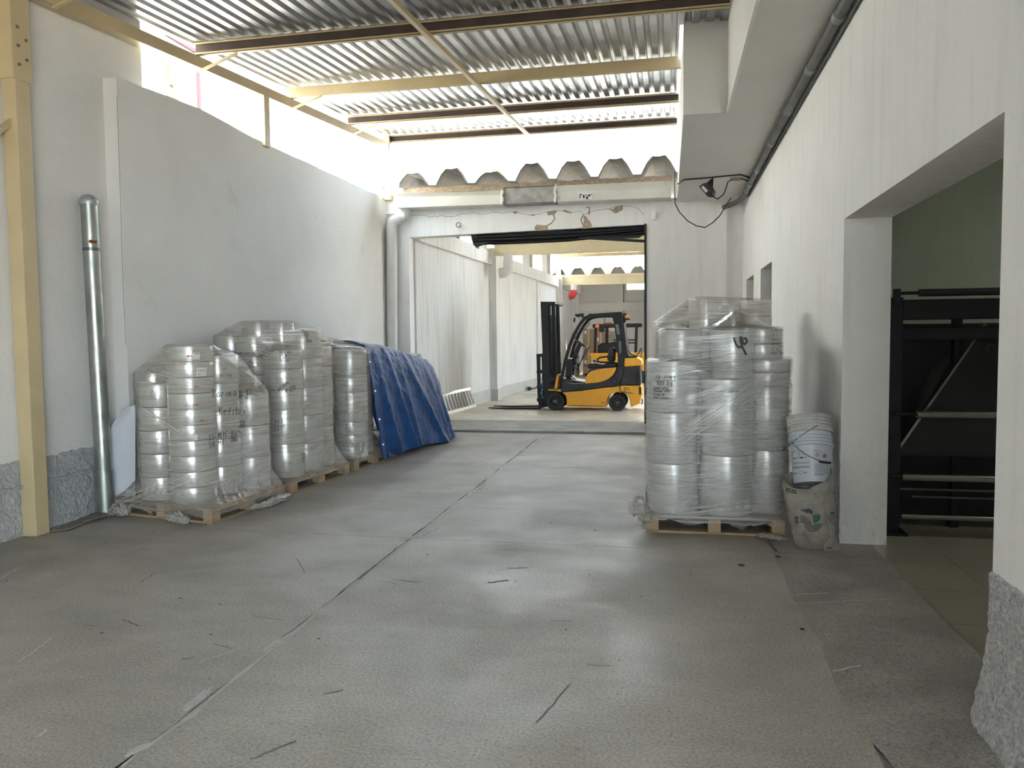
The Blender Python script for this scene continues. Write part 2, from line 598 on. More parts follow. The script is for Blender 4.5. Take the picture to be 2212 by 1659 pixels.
# ---- right wall with the side doorway and two louvred windows
TH = .34
def rw(y0, y1, z0, z1):
    wr.box((XR, y0, z0), (XR+TH, y1, z1))
wr = MB()
DY0, DY1, DZ = 3.46, 6.31, 2.507
rw(YB, -6.6, 0, 4.1); rw(-6.6, .7, 3.7, 4.1); rw(.7, DY0, .62, 4.1); rw(DY0, DY1, DZ, 4.1); rw(DY1, 10.46, 0, 4.1)  # unseen opening behind the camera, added to light the left wall
W1 = (10.46, 11.68, 1.6, 2.585); W2 = (12.6, 13.72, 1.6, 2.585)
for (a, b, c, d) in (W1, W2):
    rw(a, b, 0, c); rw(a, b, d, 4.1)
rw(11.68, 12.6, 0, 4.1); rw(13.72, 15.1, 0, 4.1)
wr = struct(wr.build('wall_right', M['plaster']), 'white plastered wall with a side doorway')
def dadr(u, v):
    """flared rough foot of the near right wall, wrapping round the door jamb"""
    L1 = DY0-.7
    s = u*(L1+TH)
    z = .66*v-.005
    k = .014*abs(noise.noise((s*9, v*7, 1)))+.012*noise.noise((s*24, v*16, 2))+.010*noise.noise((s*44, v*30, 5))
    fl = .07*max(0, 1-z/.45)**1.6+.012
    if v > .985:
        k, fl = 0, -.02
    if s < L1:
        y = .7+s
        t = max(0, 1-(L1-s)/.06)
        return Vector((XR-(fl+k)*(1-.25*t), y+(fl*.3)*t, z))
    return Vector((XR-(fl+k)*.6+(s-L1), DY0+fl*.35+k*.7, z))
MB().grid(dadr, 520, 28).box((XR+.01, .7, -.01), (XR+TH, DY0-.01, .64)).build('dado', M['roughwhite'], wr, True)
# flaking foot of the far jamb
def jam(u, v):
    z = 1.15*v-.005
    k = .014*abs(noise.noise((u*7, v*12, 1)))+.011*noise.noise((u*18, v*28, 2))+.005*noise.noise((u*40, v*60, 3))
    k *= (1-v)**.5
    if u < .5:
        return Vector((XR-.003-k, DY1-.002-k+(.5-u)*1.2, z))
    return Vector((XR-.003-k*(1-min(1, (u-.5)*9))+(u-.5)*2*TH, DY1-.003-k, z))
MB().grid(jam, 110, 90).build('jamb_foot', M['plaster'], wr, True)
for i, (a, b, c, d) in enumerate((W1, W2)):
    wn = holder('window_%d' % (i+1), (XR+TH*.7, a, c))
    x = XR+.26
    f = MB()
    for (p, q) in (((x, a, c), (x, a, d)), ((x, b, c), (x, b, d)), ((x, a, c), (x, b, c)), ((x, a, d), (x, b, d))):
        f.bar(p, q, .03, .03)
    f.build('window_frame', M['black'], wn)
    for k in range(7):
        z = c+.08+k*.14
        MB().bar((x-.05, (a+b)/2-.0, z), (x+.05, (a+b)/2, z+.07), b-a-.06, .006).build('louvre_blade', M['steel'], wn)
    MB().bar((x-.04, a+.12, c+.03), (x-.04, a+.12, d-.05), .012, .012).build('louvre_lever', M['black'], wn)

# ---- concrete ceiling ledge above the right wall (stepped), box face and upper wall
cl = MB()
cl.box((.645, YB, 4.09), (2.2, 8.93, 6.4))
cl = struct(cl.build('ceiling_ledge', M['plaster_soffit']), 'stepped white concrete ledge over the right wall')
def tap(x0, x1, y0, y1, za, zb, zt):
    return MB().poly([(x0, y0, za), (x1, y0, za), (x1, y1, zb), (x0, y1, zb), (x0, y0, zt), (x1, y0, zt), (x1, y1, zt), (x0, y1, zt)],
                     ((3,2,1,0),(4,5,6,7),(0,1,5,4),(1,2,6,5),(2,3,7,6),(3,0,4,7)))
tap(.17, 2.2, 8.93, 15.1, 4.088, 4.03, 6.4).build('ledge_box', M['plaster_soffit'], cl)
MB().box((.632, YB, 4.075), (.66, 8.93, 4.11)).build('drip_edge', M['plaster'], cl)

# ---- end wall with the big opening
OX0, OX1, OZ = -4.90, -.385, 3.62
we = MB()
we.box((-5.62, YW, 0), (OX0, YW+.3, 4.22)); we.box((OX1, YW, 0), (1.02, YW+.3, 4.12))
we.poly([(OX0, YW, OZ-.02), (OX1, YW, OZ+.05), (OX1, YW+.3, OZ+.05), (OX0, YW+.3, OZ-.02), (OX0, YW, 4.22), (OX1, YW, 4.22), (OX1, YW+.3, 4.22), (OX0, YW+.3, 4.22)],
        ((3,2,1,0),(4,5,6,7),(0,1,5,4),(1,2,6,5),(2,3,7,6),(3,0,4,7)))
we.box((1.02, YW+.10, 0), (1.4, YW+.4, 4.1))
we.box((-5.40, YW-.06, 4.05), (-5.08, YW, 4.40))
we = struct(we.build('wall_end', M['plaster']), 'white end wall over the big cracked opening')
MB().bbox((.99, YW-.012, 0), (1.03, YW, 4.05), .004).build('corner_bead', M['plaster'], we)
MB().box((OX1-.03, YW-.02, .04), (OX1+.012, YW+.1, OZ+.06)).build('door_channel', M['black'], we)
def wallpt(px, py, off=.0):
    p = at(px, py, YW)
    return Vector((p.x, YW-off, p.z))
def patch(pts, m=None, th=.006, name='bare_patch'):
    q_ = []
    for i in range(len(pts)):
        a, b = pts[i], pts[(i+1) % len(pts)]
        for t in range(4):
            j = 0 if t == 0 else .8
            q_.append((a[0]+(b[0]-a[0])*t/4+random.uniform(-j, j), a[1]+(b[1]-a[1])*t/4+random.uniform(-j, j)))
    MB().prism([wallpt(x, y) for x, y in q_], (0, -th, 0)).build(name, M[m or 'brick'], we)
# crack line and bare patches (traced on the wall plane)
def z3(x, y):      # zoomed-crop helper for patches: crop [780,240] scale 3.16
    return (780+x/3.16, 240+y/3.16)
cr = [(340,712),(425,708),(470,722),(540,716),(620,722),(690,703),(760,694),(830,706),(900,690),(960,700),(1030,690),(1080,692),(1130,706),(1180,712),(1270,690),(1330,680),(1380,682),(1440,692),(1500,686),(1520,708),(1560,690),(1620,676),(1680,668),(1740,650),(1790,648),(1850,652),(1900,670),(1940,720)]
_c = []
for i in range(len(cr)-1):
    for t in range(4):
        _c.append((cr[i][0]+(cr[i+1][0]-cr[i][0])*t/4+random.uniform(-3, 3), cr[i][1]+(cr[i+1][1]-cr[i][1])*t/4+random.uniform(-3.5, 3.5)))
M['crackdark'] = mat('dark_crack', (.16, .14, .12), .9)
MB().ribbon([wallpt(*z3(x, y), .003) for x, y in _c], .006, (0, -1, 0)).build('crack', M['crackdark'], we)
for c in ([(1310,700),(1322,735),(1300,765),(1270,782)], [(1520,705),(1500,740),(1512,775)], [(1555,690),(1562,660),(1540,655)]):
    MB().ribbon([wallpt(*z3(x, y), .004) for x, y in c], .018, (0, -1, 0)).build('crack', M['crackdark'], we)
for q in ([(1188,785),(1205,776),(1240,780),(1272,782),(1274,812),(1200,818),(1184,806)],
          [(1522,712),(1538,720),(1560,750),(1580,788),(1555,800),(1506,804),(1514,780)],
          [(1270,686),(1300,682),(1325,676),(1336,684),(1320,705),(1276,712)],
          [(1030,688),(1060,684),(1078,694),(1045,700)], [(1372,676),(1400,674),(1440,690),(1430,700),(1395,692)],
          [(1680,664),(1720,668),(1735,655),(1760,645),(1788,643),(1786,672),(1760,690),(1735,698),(1710,684)],
          [(1160,706),(1185,704),(1183,714),(1165,716)], [(1548,686),(1560,678),(1566,694),(1552,712)]):
    patch([z3(*p) for p in q])
MB().tube([wallpt(992, 488, .0), wallpt(994, 489, .07)], .006, 6).tube([wallpt(992+5*math.cos(a), 487+5.5*math.sin(a), .06) for a in [i*.6 for i in range(11)]], .006, 6).build('eye_hook', M['black'], we)
b = MB().bbox(wallpt(1408, 476, .05), wallpt(1417, 457, 0), .008).build('wall_fixture', M['white'])
tag(b, 'small white plastic fitting on end wall right of the opening', 'fixture')

# ---- roof frame: edge beam, posts, purlins, braces, tie rod
rf = holder('roof_frame', (-5.2, 8, 4.85))
def beam_pt(y, dz):
    return Vector((-5.265, y, zp(y)-.06+dz))
MB().bar(beam_pt(YB, 0), beam_pt(14.12, 0), .13, .125).build('edge_beam', M['tan'], rf)
MB().bbox((-5.335, 5.46, 0), (-5.2, 5.61, zp(5.5)-.12), .008).build('post', M['tan'], rf)
MB().bbox((-5.345, 5.44, 3.78), (-5.192, 5.63, zp(5.5)-.10), .004).build('splice_plate', M['tan'], rf)
for (y, z) in ((5.50, 3.90), (5.50, 4.05), (5.50, 4.2), (5.58, 3.96), (5.58, 4.12)):
    MB().tube([(-5.2, y, z), (-5.18, y, z)], .013, 8).build('bolt', M['steel'], rf)
MB().bbox((-5.345, 9.46, 4.2), (-5.195, 9.60, zp(9.5)-.1), .006).build('post', M['tan'], rf)
MB().bbox((-5.35, 14.12, 4.3), (-5.19, 14.27, zp(14.2)+.14), .006).build('post', M['tan'], rf)
PY = [1.63, 3.77, 5.91, 8.05, 10.2, 12.32, 14.22]
for i, y in enumerate(PY):
    x1 = .60 if y < 8.9 else .165
    z = zp(y)
    h = .143
    p = MB()
    if i == 4:        # web turned to the camera
        p.box((-5.30, y-.004, z), (x1, y+.0, z+h)); p.box((-5.30, y, z), (x1, y+.06, z+.006)); p.box((-5.30, y, z+h-.006), (x1, y+.06, z+h))
        p.build('purlin', M['tan'], rf)
    else:             # open side turned to the camera
        p.box((-5.25, y-.055, z), (x1, y, z+.006)); p.box((-5.25, y-.055, z+h-.006), (x1, y, z+h))
        p.box((-5.25, y-.055, z), (x1, y-.051, z+.026)); p.box((-5.25, y-.055, z+h-.026), (x1, y-.051, z+h))
        q = p.build('purlin', M['tan'], rf)
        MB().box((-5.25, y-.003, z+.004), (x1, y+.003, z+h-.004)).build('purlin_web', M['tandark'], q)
    if i < 6:
        MB().bar((-5.18, y-.03, z-.17), (-4.72, y-.03, z-.012), .035, .02).build('brace', M['tan'], rf)
MB().bar((-2.44, 1, zp(1)-.03), (-2.50, 14.35, zp(14.35)-.03), .05, .05).build('tie_rod', M['tan'], rf)
MB().bar((-5.30, 4.9, 2.9), (-5.27, 5.48, 3.45), .04, .04).build('brace', M['tan'], rf)
MB().tube([at(782, 310, 13.2), at(815, 385, 14.0), at(838, 428, 14.2)], .018, 8).build('hanger_wire', M['tan'], rf)

# ---- roof sheets
ceil = holder('ceiling', (-2.5, 8, 5))
PITCH, RH = .152, .036
def sheet(x0, nr, y0, y1, dz):
    prof = []
    for k in range(nr):
        a = x0+k*PITCH
        prof += [(a, 0), (a+.074, 0), (a+.092, RH), (a+.134, RH)]
    prof += [(x0+nr*PITCH, 0), (x0+nr*PITCH+.02, 0)]
    n = len(prof)
    ny = 6
    pts = []
    for t in (0, .0016):
        for j in range(ny+1):
            y = y0+(y1-y0)*j/ny
            for (x, z) in prof:
                pts.append((x, y, zr(y)+z+dz+t+.0022*noise.noise((x*2.3, y*1.7, 4))))
    m = n*(ny+1)
    fc = []
    for j in range(ny):
        for i in range(n-1):
            a = j*n+i
            fc.append((a, a+n, a+n+1, a+1))
            fc.append((a+m, a+m+1, a+m+n+1, a+m+n))
    for i in range(n-1):
        fc.append((i, i+1, i+1+m, i+m)); b = ny*n+i; fc.append((b+1, b, b+m, b+m+1))
    return MB().poly(pts, fc).build('roof_sheet', M['galv'], ceil)
for row, (y0, y1) in enumerate(((YB, 1.75), (1.5, 8.96), (8.7, 14.42))):
    x = -5.36
    k = 0
    while x < (.60 if row < 2 else .12):
        nr = 6
        while x+nr*PITCH > (.78 if row < 2 else .26):
            nr -= 1
        if nr < 1:
            break
        sheet(x, nr, y0, y1, .0025*(k % 2)+.004*row+.002)
        x += nr*PITCH
        k += 1

struct(MB().box((-5.7, YB-.3, 0), (-1.2, YB, 5)).build('wall_back', M['plaster']), 'unseen white wall narrowing the light opening behind the camera')  # unseen, closed in here to dim the doorway jamb
struct(MB().box((-1.2, YB-.1, 0), (1.66, YB, 2.1)).build('ground_light_block', M['steel']), 'unseen steel panel added behind the camera to cut ground light')  # added out of view to block warm light off the yard
struct(MB().box((-1.2, YB-.3, 3.6), (1.66, YB, 5)).build('wall_back_lintel', M['plaster']), 'lintel over the gateway behind the camera')

# ---------------------------------------------------------------- hall beyond the opening
hf = struct(MB().box((-5.4, 14.62, -.3), (7, 44, .0)).build('floor_hall', M['hallfloor']), 'pale worn concrete floor of the hall beyond')
wh = holder('wall_hall_left', (-4.8, 14.6, 0))
def hwall(y0, y1, x0, x1, z0, z1, m='plaster_hall', name='wall_panel', t=.3):
    return MB().poly([(x0, y0, z0), (x1, y1, z0), (x1-t, y1, z0), (x0-t, y0, z0), (x0, y0, z1), (x1, y1, z1), (x1-t, y1, z1), (x0-t, y0, z1)],
                     ((3,2,1,0),(4,5,6,7),(0,1,5,4),(1,2,6,5),(2,3,7,6),(3,0,4,7))).build(name, M[m], wh)
BAYS = [(14.58, 19.75), (20.35, 28.9), (29.5, 34.0)]
for k, (a, b) in enumerate(BAYS):
    hwall(a, b, hx(a), hx(b), .30, 3.56)
    hwall(a, b, hx(a)+.025, hx(b)+.025, 0, .30, 'dado_hall', 'dado')
    # ledge beam along the wall top
    hwall(a, b, hx(a)+.10, hx(b)+.10, 3.56, 3.90, 'plaster_hall', 'ledge_beam', .4)
    # piers and panels of the clerestory above
    y = a
    nn = 4 if k != 1 else 6
    st = (b-a)/nn
    for j in range(nn):
        y0, y1 = a+j*st, a+(j+1)*st
        hwall(y0, y0+.16, hx(y0)+.06, hx(y0)+.06, 3.90, 5.6, 'pvcgrey', 'clerestory_post', .14)
        if (j % 2 == 0) if k != 0 else j != 2:
            hwall(y0+.16, y1, hx(y0)-.03, hx(y1)-.03, 3.90, 5.4, 'plaster_hall', 'clerestory_panel', .12)
for (a, b) in ((19.75, 20.35), (28.9, 29.5)):
    hwall(a, b, hx(a)+.20, hx(a)+.20, .30, 4.0, 'plaster_hall', 'pilaster', .5)
    hwall(a-.02, b+.02, hx(a)+.22, hx(a)+.22, 0, .30, 'dado_hall', 'dado', .5)
for y in (25.4, 32.2):
    hwall(y, y+.28, hx(y)+.06, hx(y)+.06, 0.3, 3.56, 'plaster_hall', 'pilaster', .3)
YE = 39.5
bk = MB()
bk.box((-6, YE, 0), (-2.05, YE+.3, 7)); bk.box((-2.05, YE, 0), (7, YE+.3, 4.02)); bk.box((-2.05, YE, 4.62), (7, YE+.3, 7))
bk.box((-6, 34.0, 0), (-5.7, YE, 7))
bk = struct(bk.build('wall_hall_end', M['endpaint']), 'grey white end wall of the hall with a strip window')
MB().box((-6, YE-.18, 3.0), (7, YE, 3.42)).build('ledge_beam', M['endpaint'], bk)
MB().box((-2.6, YE-.12, 0), (-2.2, YE, 7)).build('pilaster', M['endpaint'], bk)
MB().box((-3.5, YE-.12, 0), (-3.15, YE, 3.0)).build('pilaster', M['endpaint'], bk)
wn = holder('window_3', (-.5, YE, 4))
f = MB()
for x in (-2.04, -1.02, 0, 1.02, 2.04, 3.06):
    f.bar((x, YE+.1, 4.02), (x, YE+.1, 4.62), .05, .05)
f.bar((-2.05, YE+.1, 4.03), (7, YE+.1, 4.03), .05, .05); f.bar((-2.05, YE+.1, 4.61), (7, YE+.1, 4.61), .05, .05)
f.build('window_frame', M['alu'], wn)
for x in (-2.04, -1.02, 0, 1.02, 2.04):
    MB().box((x+.03, YE+.095, 4.06), (x+.99, YE+.103, 4.59)).build('pane', M['glass'], wn)
hr = MB()
hr.box((6.2, 14.6, 0), (6.5, 17.6, 5.6)); hr.box((6.2, 17.6, 3.7), (6.5, 21.0, 5.6)); hr.box((6.2, 21.0, 0), (6.5, YE, 7)); hr.box((1.3, 14.62, 0), (6.5, 15.0, 5.6))
struct(hr.build('wall_hall_right', M['plaster_hall']), 'white right wall of the hall with a wide gateway')

# hall roofs: wide trapezoid channel sheets, each a part
def channel_roof(y0, y1, z0, z1, x0, n, pitch, h, wb, wt, wobble=()):
    rt = holder('hall_roof', (x0, y0, z0))
    for k in range(n):
        xa = x0+k*pitch
        hh = h*(wobble[k] if k < len(wobble) else 1)
        g = (pitch-wb)/2
        prof = [(xa, 0), (xa+g, 0), (xa+g+(wb-wt)*.25, hh*.62), (xa+g+(wb-wt)/2, hh*.97), (xa+pitch/2, hh*.93), (xa+pitch-g-(wb-wt)/2, hh), (xa+pitch-g-(wb-wt)*.25, hh*.60), (xa+pitch-g, 0), (xa+pitch, 0)]
        m = len(prof)
        pts = [(x, y0, z0+z) for x, z in prof]+[(x, y1, z1+z) for x, z in prof]
        pts += [(x, y0, z0+z+.012) for x, z in prof]+[(x, y1, z1+z+.012) for x, z in prof]
        fc = []
        for i in range(m-1):
            fc += [(i, i+m, i+m+1, i+1), (i+2*m, i+1+2*m, i+1+3*m, i+3*m), (i, i+1, i+1+2*m, i+2*m), (i+1+m, i+m, i+3*m, i+1+3*m)]
        o_ = MB().poly(pts, fc).build('roof_sheet', M['roofold'], rt)
        MB().tube([(x, y0-.004, z0+z+.006) for x, z in prof[1:-1]], .013, 6).build('sheet_edge', M['steel'], o_)
    return rt
GZ = at(862, 450, YW).z
rt = channel_roof(13.98, 20.2, 4.50, 5.05, -5.06, 15, .755, .27, .60, .22, (.85, 1.05, .65, 1.1, 1.1, 1.1, 1.12))
channel_roof(19.9, 29.2, 4.35, 4.80, -4.7, 14, .755, .25, .55, .22)
channel_roof(29.5, 39.6, 4.05, 5.6, -6, 17, .755, .25, .55, .22)
# hall gutter beams with cream paint
for (y, xa, z0, z1) in ((19.7, hx(19.7)+.2, 3.80, 4.05), (29.3, hx(29.3)+.15, 3.66, 3.93)):
    gb = MB()
    gb.box((xa, y-.12, z0), (6.2, y+.12, z1))
    gb = struct(gb.build('hall_gutter', M['tanlt']), 'cream painted gutter beam across the hall')
    MB().box((xa-.02, y-.15, z1), (6.2, y-.09, z1+.09)).build('gutter_lip', M['tanlt'], gb)
    MB().box((xa-.01, y-.135, z0-.03), (6.2, y-.06, z0+.0)).build('gutter_lip', M['tanlt'], gb)
for (y, z) in ((19.0, 4.62), (28.9, 4.66)):
    struct(MB().box((hx(y)+.1, y, z), (6.2, y+.06, z+.12)).build('hall_purlin', M['tan']))

# ---- gutter along the end wall (three sections) and downpipe
gt = holder('roof_gutter', at(860, 430, YW))
def gpt(px, py, Y):
    return at(px, py, Y)
YG = 13.96
def gsec(pa, pb, m, top=True, name='gutter_section'):
    """gutter section between two pixel columns: (px, upper lip y, fold y, lower y)"""
    (xa, ua, fa, la), (xb, ub, fb, lb) = pa, pb
    A = [at(xa, ua, YG-.10), at(xa, fa, YG-.03), at(xa, fa+1, YG-.05), at(xa, la, YG-.02)]
    B = [at(xb, ub, YG-.10), at(xb, fb, YG-.03), at(xb, fb+1, YG-.05), at(xb, lb, YG-.02)]
    mb = MB()
    pts = A+[Vector((A[3].x, YW-.002, A[3].z))]+[Vector((A[0].x, YW-.002, A[0].z))]
    qts = B+[Vector((B[3].x, YW-.002, B[3].z))]+[Vector((B[0].x, YW-.002, B[0].z))]
    n = 6
    fc = [(i, (i+1) % n, (i+1) % n+n, i+n) for i in range(n)]+[tuple(range(n-1, -1, -1)), tuple(range(n, 2*n))]
    mb.poly(pts+qts, fc)
    return mb.build(name, M[m], gt)
gsec((858, 418, 427, 449), (1083, 412, 421, 441), 'gutter')
gsec((1088, 405, 406, 441), (1198, 400, 401, 435), 'cement', name='cement_section')
gsec((1203, 401, 415, 436), (1450, 390, 404, 426), 'gutter')
for px, ya, yb in ((1085, 410, 442), (1200, 399, 437)):
    MB().tube([at(px+1.5*math.sin(i*1.7), ya+(yb-ya)*i/7, YG-.06) for i in range(8)], .03, 7, True, [.02+.012*((i*3) % 4)/3 for i in range(8)]).build('sealant_bead', M['sealant'], gt, True)
# crusted mortar strip between the sheets and gutter
def crust(u, v):
    px = 868+(1452-868)*u
    base = 421+(393-421)*u
    p = at(px, base-2-15*v-3.5*noise.noise((u*30, v*2, 1))*v, YG-.04)
    return p+Vector((0, .12*v-.02*noise.noise((u*40, v*3, 3)), 0))
MB().grid(crust, 90, 5).build('mortar_crust', M['brick'], gt, True)
st = MB()
st.prism([at(1251, 418, YG-.045), at(1279, 417, YG-.045), at(1279, 430, YG-.045), at(1251, 431, YG-.045)], (0, -.004, 0))
st = st.build('sticker', M['white'], gt)
for (a, b, c, d) in ((1252, 419, 1258, 421), (1252, 421, 1254, 429), (1259, 421, 1263, 428), (1266, 424, 1270, 430), (1270, 420, 1275, 424), (1264, 420, 1267, 422), (1276, 419, 1279, 421)):
    MB().prism([at(a, b, YG-.05), at(c, b, YG-.05), at(c, d, YG-.05), at(a, d, YG-.05)], (0, -.002, 0)).build('sticker_mark', M['ink'], st)
z = MB()
z.prism([at(816, 374, 14.0), at(863, 390, 13.9), at(861, 409, 13.9), at(824, 393, 14.0)], (0, .03, 0))
z.build('bent_end_flashing', M['galvdull'], gt)
dp = thing('downpipe', 'white plastic downpipe with elbows at left of the big opening', 'pipe', at(848, 920, 14.2))
def P2(px, py, Y=14.16):
    return at(px, py, Y)
r = .105
MB().tube([P2(848, 935, 14.19), P2(847, 700), P2(846, 492)], r, 18).build('pipe_length', M['pvc'], dp, True)
el = [P2(846, 500)] + [P2(846+16-16*math.cos(a), 490-17*math.sin(a)) for a in (.2, .5, .8, 1.1, 1.4)] + [P2(866, 467)]
MB().tube(el, r*.98, 18).build('elbow', M['pvc'], dp, True)
MB().tube([P2(862, 468.5), P2(877, 466)], r*.9, 18).build('pipe_length', M['pvc'], dp, True)
MB().tube([P2(863.5, 468), P2(865, 467.8)], r*.915, 18).build('glue_ring', M['galvdull'], dp, True)
el = [P2(866, 467.5), P2(870, 466.5), P2(874, 464), P2(876, 459), P2(876.5, 452)]
MB().tube(el, r*.85, 18).build('elbow', M['pvc'], dp, True)
MB().tube([P2(847, 692), P2(847, 705)], r*1.06, 18).build('coupling', M['pvc'], dp, True)
# hall downpipes under the gutter beams
d = thing('hall_downpipe', 'grey plastic downpipe elbow under the nearer cream gutter beam', 'pipe', at(1095, 560, 19.6))
MB().tube([at(1098, 548, 19.5), at(1098, 566, 19.5)], .125, 16).build('pipe_length', M['pvcgrey'], d, True)
MB().tube([at(1098, 563, 19.5), at(1098, 577, 19.5), at(1096, 584, 19.5), at(1090, 588.5, 19.5), at(1079, 590, 19.5)], .135, 16).build('elbow', M['pvcgrey'], d, True)
d = thing('hall_downpipe', 'white downpipe with a bright red elbow under the farther cream gutter beam', 'pipe', at(1237, 620, 29.2))
MB().tube([at(1239, 615, 29.1), at(1239, 629, 29.1)], .115, 14).build('pipe_length', M['pvc'], d, True)
MB().tube([at(1239, 627, 29.1), at(1239, 634, 29.1), at(1236.5, 639, 29.1), at(1229, 640, 29.1)], .13, 14).build('elbow', M['red'], d, True)

# ---- jammed, rusted roller shutter bunched up under the lintel
sh = thing('roller_shutter', 'dark rolled shutter bent out of place under the cracked lintel', 'shutter', at(1200, 512, 14.45))
def shut(u, v):
    px = 1022+(1395-1022)*u
    yt = 508+(488-508)*u
    hgt = 22+3*math.sin(u*3)-(u > .55)*(u-.55)*14
    Y = 14.42+.05*math.sin(v*math.pi*3)
    return at(px, yt+hgt*v, Y)
MB().grid(shut, 40, 16).build('slat_bundle', M['black'], sh, True)
for k, (a, b, r) in enumerate((((1020, 512), (1394, 493), .075), ((1022, 521), (1394, 502), .055))):
    MB().tube([at(*a, 14.5), at((a[0]+b[0])/2, (a[1]+b[1])/2+1.5, 14.5), at(*b, 14.5)], r, 12).build('curtain_roll', M['black'], sh, True)
MB().prism([at(1017, 506, 14.42), at(1030, 507, 14.42), at(1028, 535, 14.42), at(1021, 524, 14.42)], (0, .25, 0)).build('end_bracket', M['black'], sh)
MB().prism([at(1025, 522, 14.43), at(1074, 518, 14.43), at(1050, 527, 14.43), at(1029, 534, 14.43)], (0, .03, 0)).build('bent_slat', M['black'], sh)
MB().bar(at(1250, 513, 14.44), at(1394, 521, 14.44), .03, .05).build('bottom_rail', M['black'], sh)
MB().prism([at(1280, 508, 14.43), at(1340, 510, 14.43), at(1388, 509, 14.43), at(1380, 514, 14.43), at(1300, 516, 14.43)], (0, .03, 0)).build('bent_slat', M['black'], sh)
MB().prism([at(1130, 497.5, 14.40), at(1205, 497, 14.40), at(1230, 501, 14.40), at(1135, 506, 14.40)], (0, .03, 0)).build('bent_slat', M['black'], sh)

# ---- outside: neighbours seen over the walls and roofs
nb = MB()
nb.box((-12, 5, 0), (-8, 46, 7.0))
nb = struct(nb.build('neighbour_building', M['exterior']), 'sunlit white building beyond the left wall')
RX = -7.98
p0, p1 = onx(426, 115, RX), onx(426, 238, RX)
MB().box((RX-.02, p0.y-.03, p1.z-1), (RX+.03, p0.y+.03, p0.z)).build('painted_stripe', M['redcloth'], nb)
q = onx(358, 75, RX)
MB().box((RX-.02, q.y, p0.z-.02), (RX+.03, p0.y+.03, p0.z+.14)).build('painted_stripe', M['redcloth'], nb)
a, b = onx(358, 115, RX), onx(383, 205, RX)
MB().box((RX-.02, a.y, b.z-.2), (RX+.02, b.y, a.z+.1)).build('stained_panel', M['outbrown'], nb)
MB().box((RX, a.y+.05, b.z+.1), (RX+.035, a.y+.12, a.z)).build('rail', M['galvpipe'], nb)
MB().box((RX, 10.25, 3), (RX+.16, 10.5, 7.0)).build('corner_pier', M['plaster'], nb)
nb2 = MB()
nb2.box((-7.9, 33, 0), (9, 40.5, 12)) if False else nb2.box((-8, 46, 0), (9, 50, 13))
nb2 = struct(nb2.build('neighbour_building', M['exterior']), 'sunlit stained building beyond the hall roofs')
_a, _b = at(868, 316, 20.5), at(884, 406, 20.5)
c = MB().bar(_a, _a+(_b-_a)*((_a.z+.3)/(_a.z-_b.z)), .18, .18, (1, 0, 0)).build('leaning_post', M['outgrey'])
tag(c, 'weathered concrete post leaning behind the gutter at the left', 'post')
c = MB().bbox(at(1062, 392, 18.0), at(1101, 369, 18.4), .02)
c = c.build('roof_upstand', M['outbrown'])
tag(c, 'stained masonry stub on the hall roof behind the gutter', 'masonry')
struct(MB().box((-40, -40, -.35), (40, 60, -.30)).build('ground', M['concrete']), 'yard ground around the building')

# ---- side room on the right
sr = struct(MB().box((XR+.2, -1, -.3), (7, 9.0, -.012)).build('floor_side_room', M['mortar']), 'tiled floor of the dark side room')
tg = .0025
xe = 1.545
for i in range(5):
    for j in range(10):
        x0, x1 = max(xe, 1.545+.60*i-.15), 1.545+.60*(i+1)-.15
        y0, y1 = 2.82+.60*j, 2.82+.60*(j+1)
        ly = [y0+tg, y1-tg]
        if x1 < 1.7 and (y1 < DY0 or y0 > DY1):
            continue
        MB().box((x0+tg, y0+tg, -.012), (x1-tg, y1-tg, .002)).build('tile', M['tile'], sr)
gw = MB()
gw.box((1.66, 8.6, 0), (7, 8.8, 3.6))
struct(gw.build('wall_side_room', M['green']), 'green plastered wall of the side room')
ot = MB()
ot.box((6.8, -1, 0), (7, 15, 4.1)); ot.box((1.66, -1.2, 0), (7, -1, 3.6)); ot.box((2.6, 8.8, 0), (2.8, 14.62, 4.1))
struct(ot.build('wall_side_room_right', M['green']), 'unlit green walls of the side room')
struct(MB().box((1.64, -1.2, 3.6), (7, 15.2, 3.8)).build('ceiling_side_room', M['plaster_soffit']))
lp = bpy.data.lights.new('side_room_fill', 'AREA')  # fill light added to the dim room, no fitting is seen
lo = bpy.data.objects.new('side_room_fill', lp)
COL.objects.link(lo)
lo.location = (4.6, 6.0, 3.55)
lp.energy = 1.1
lp.size = 1.2

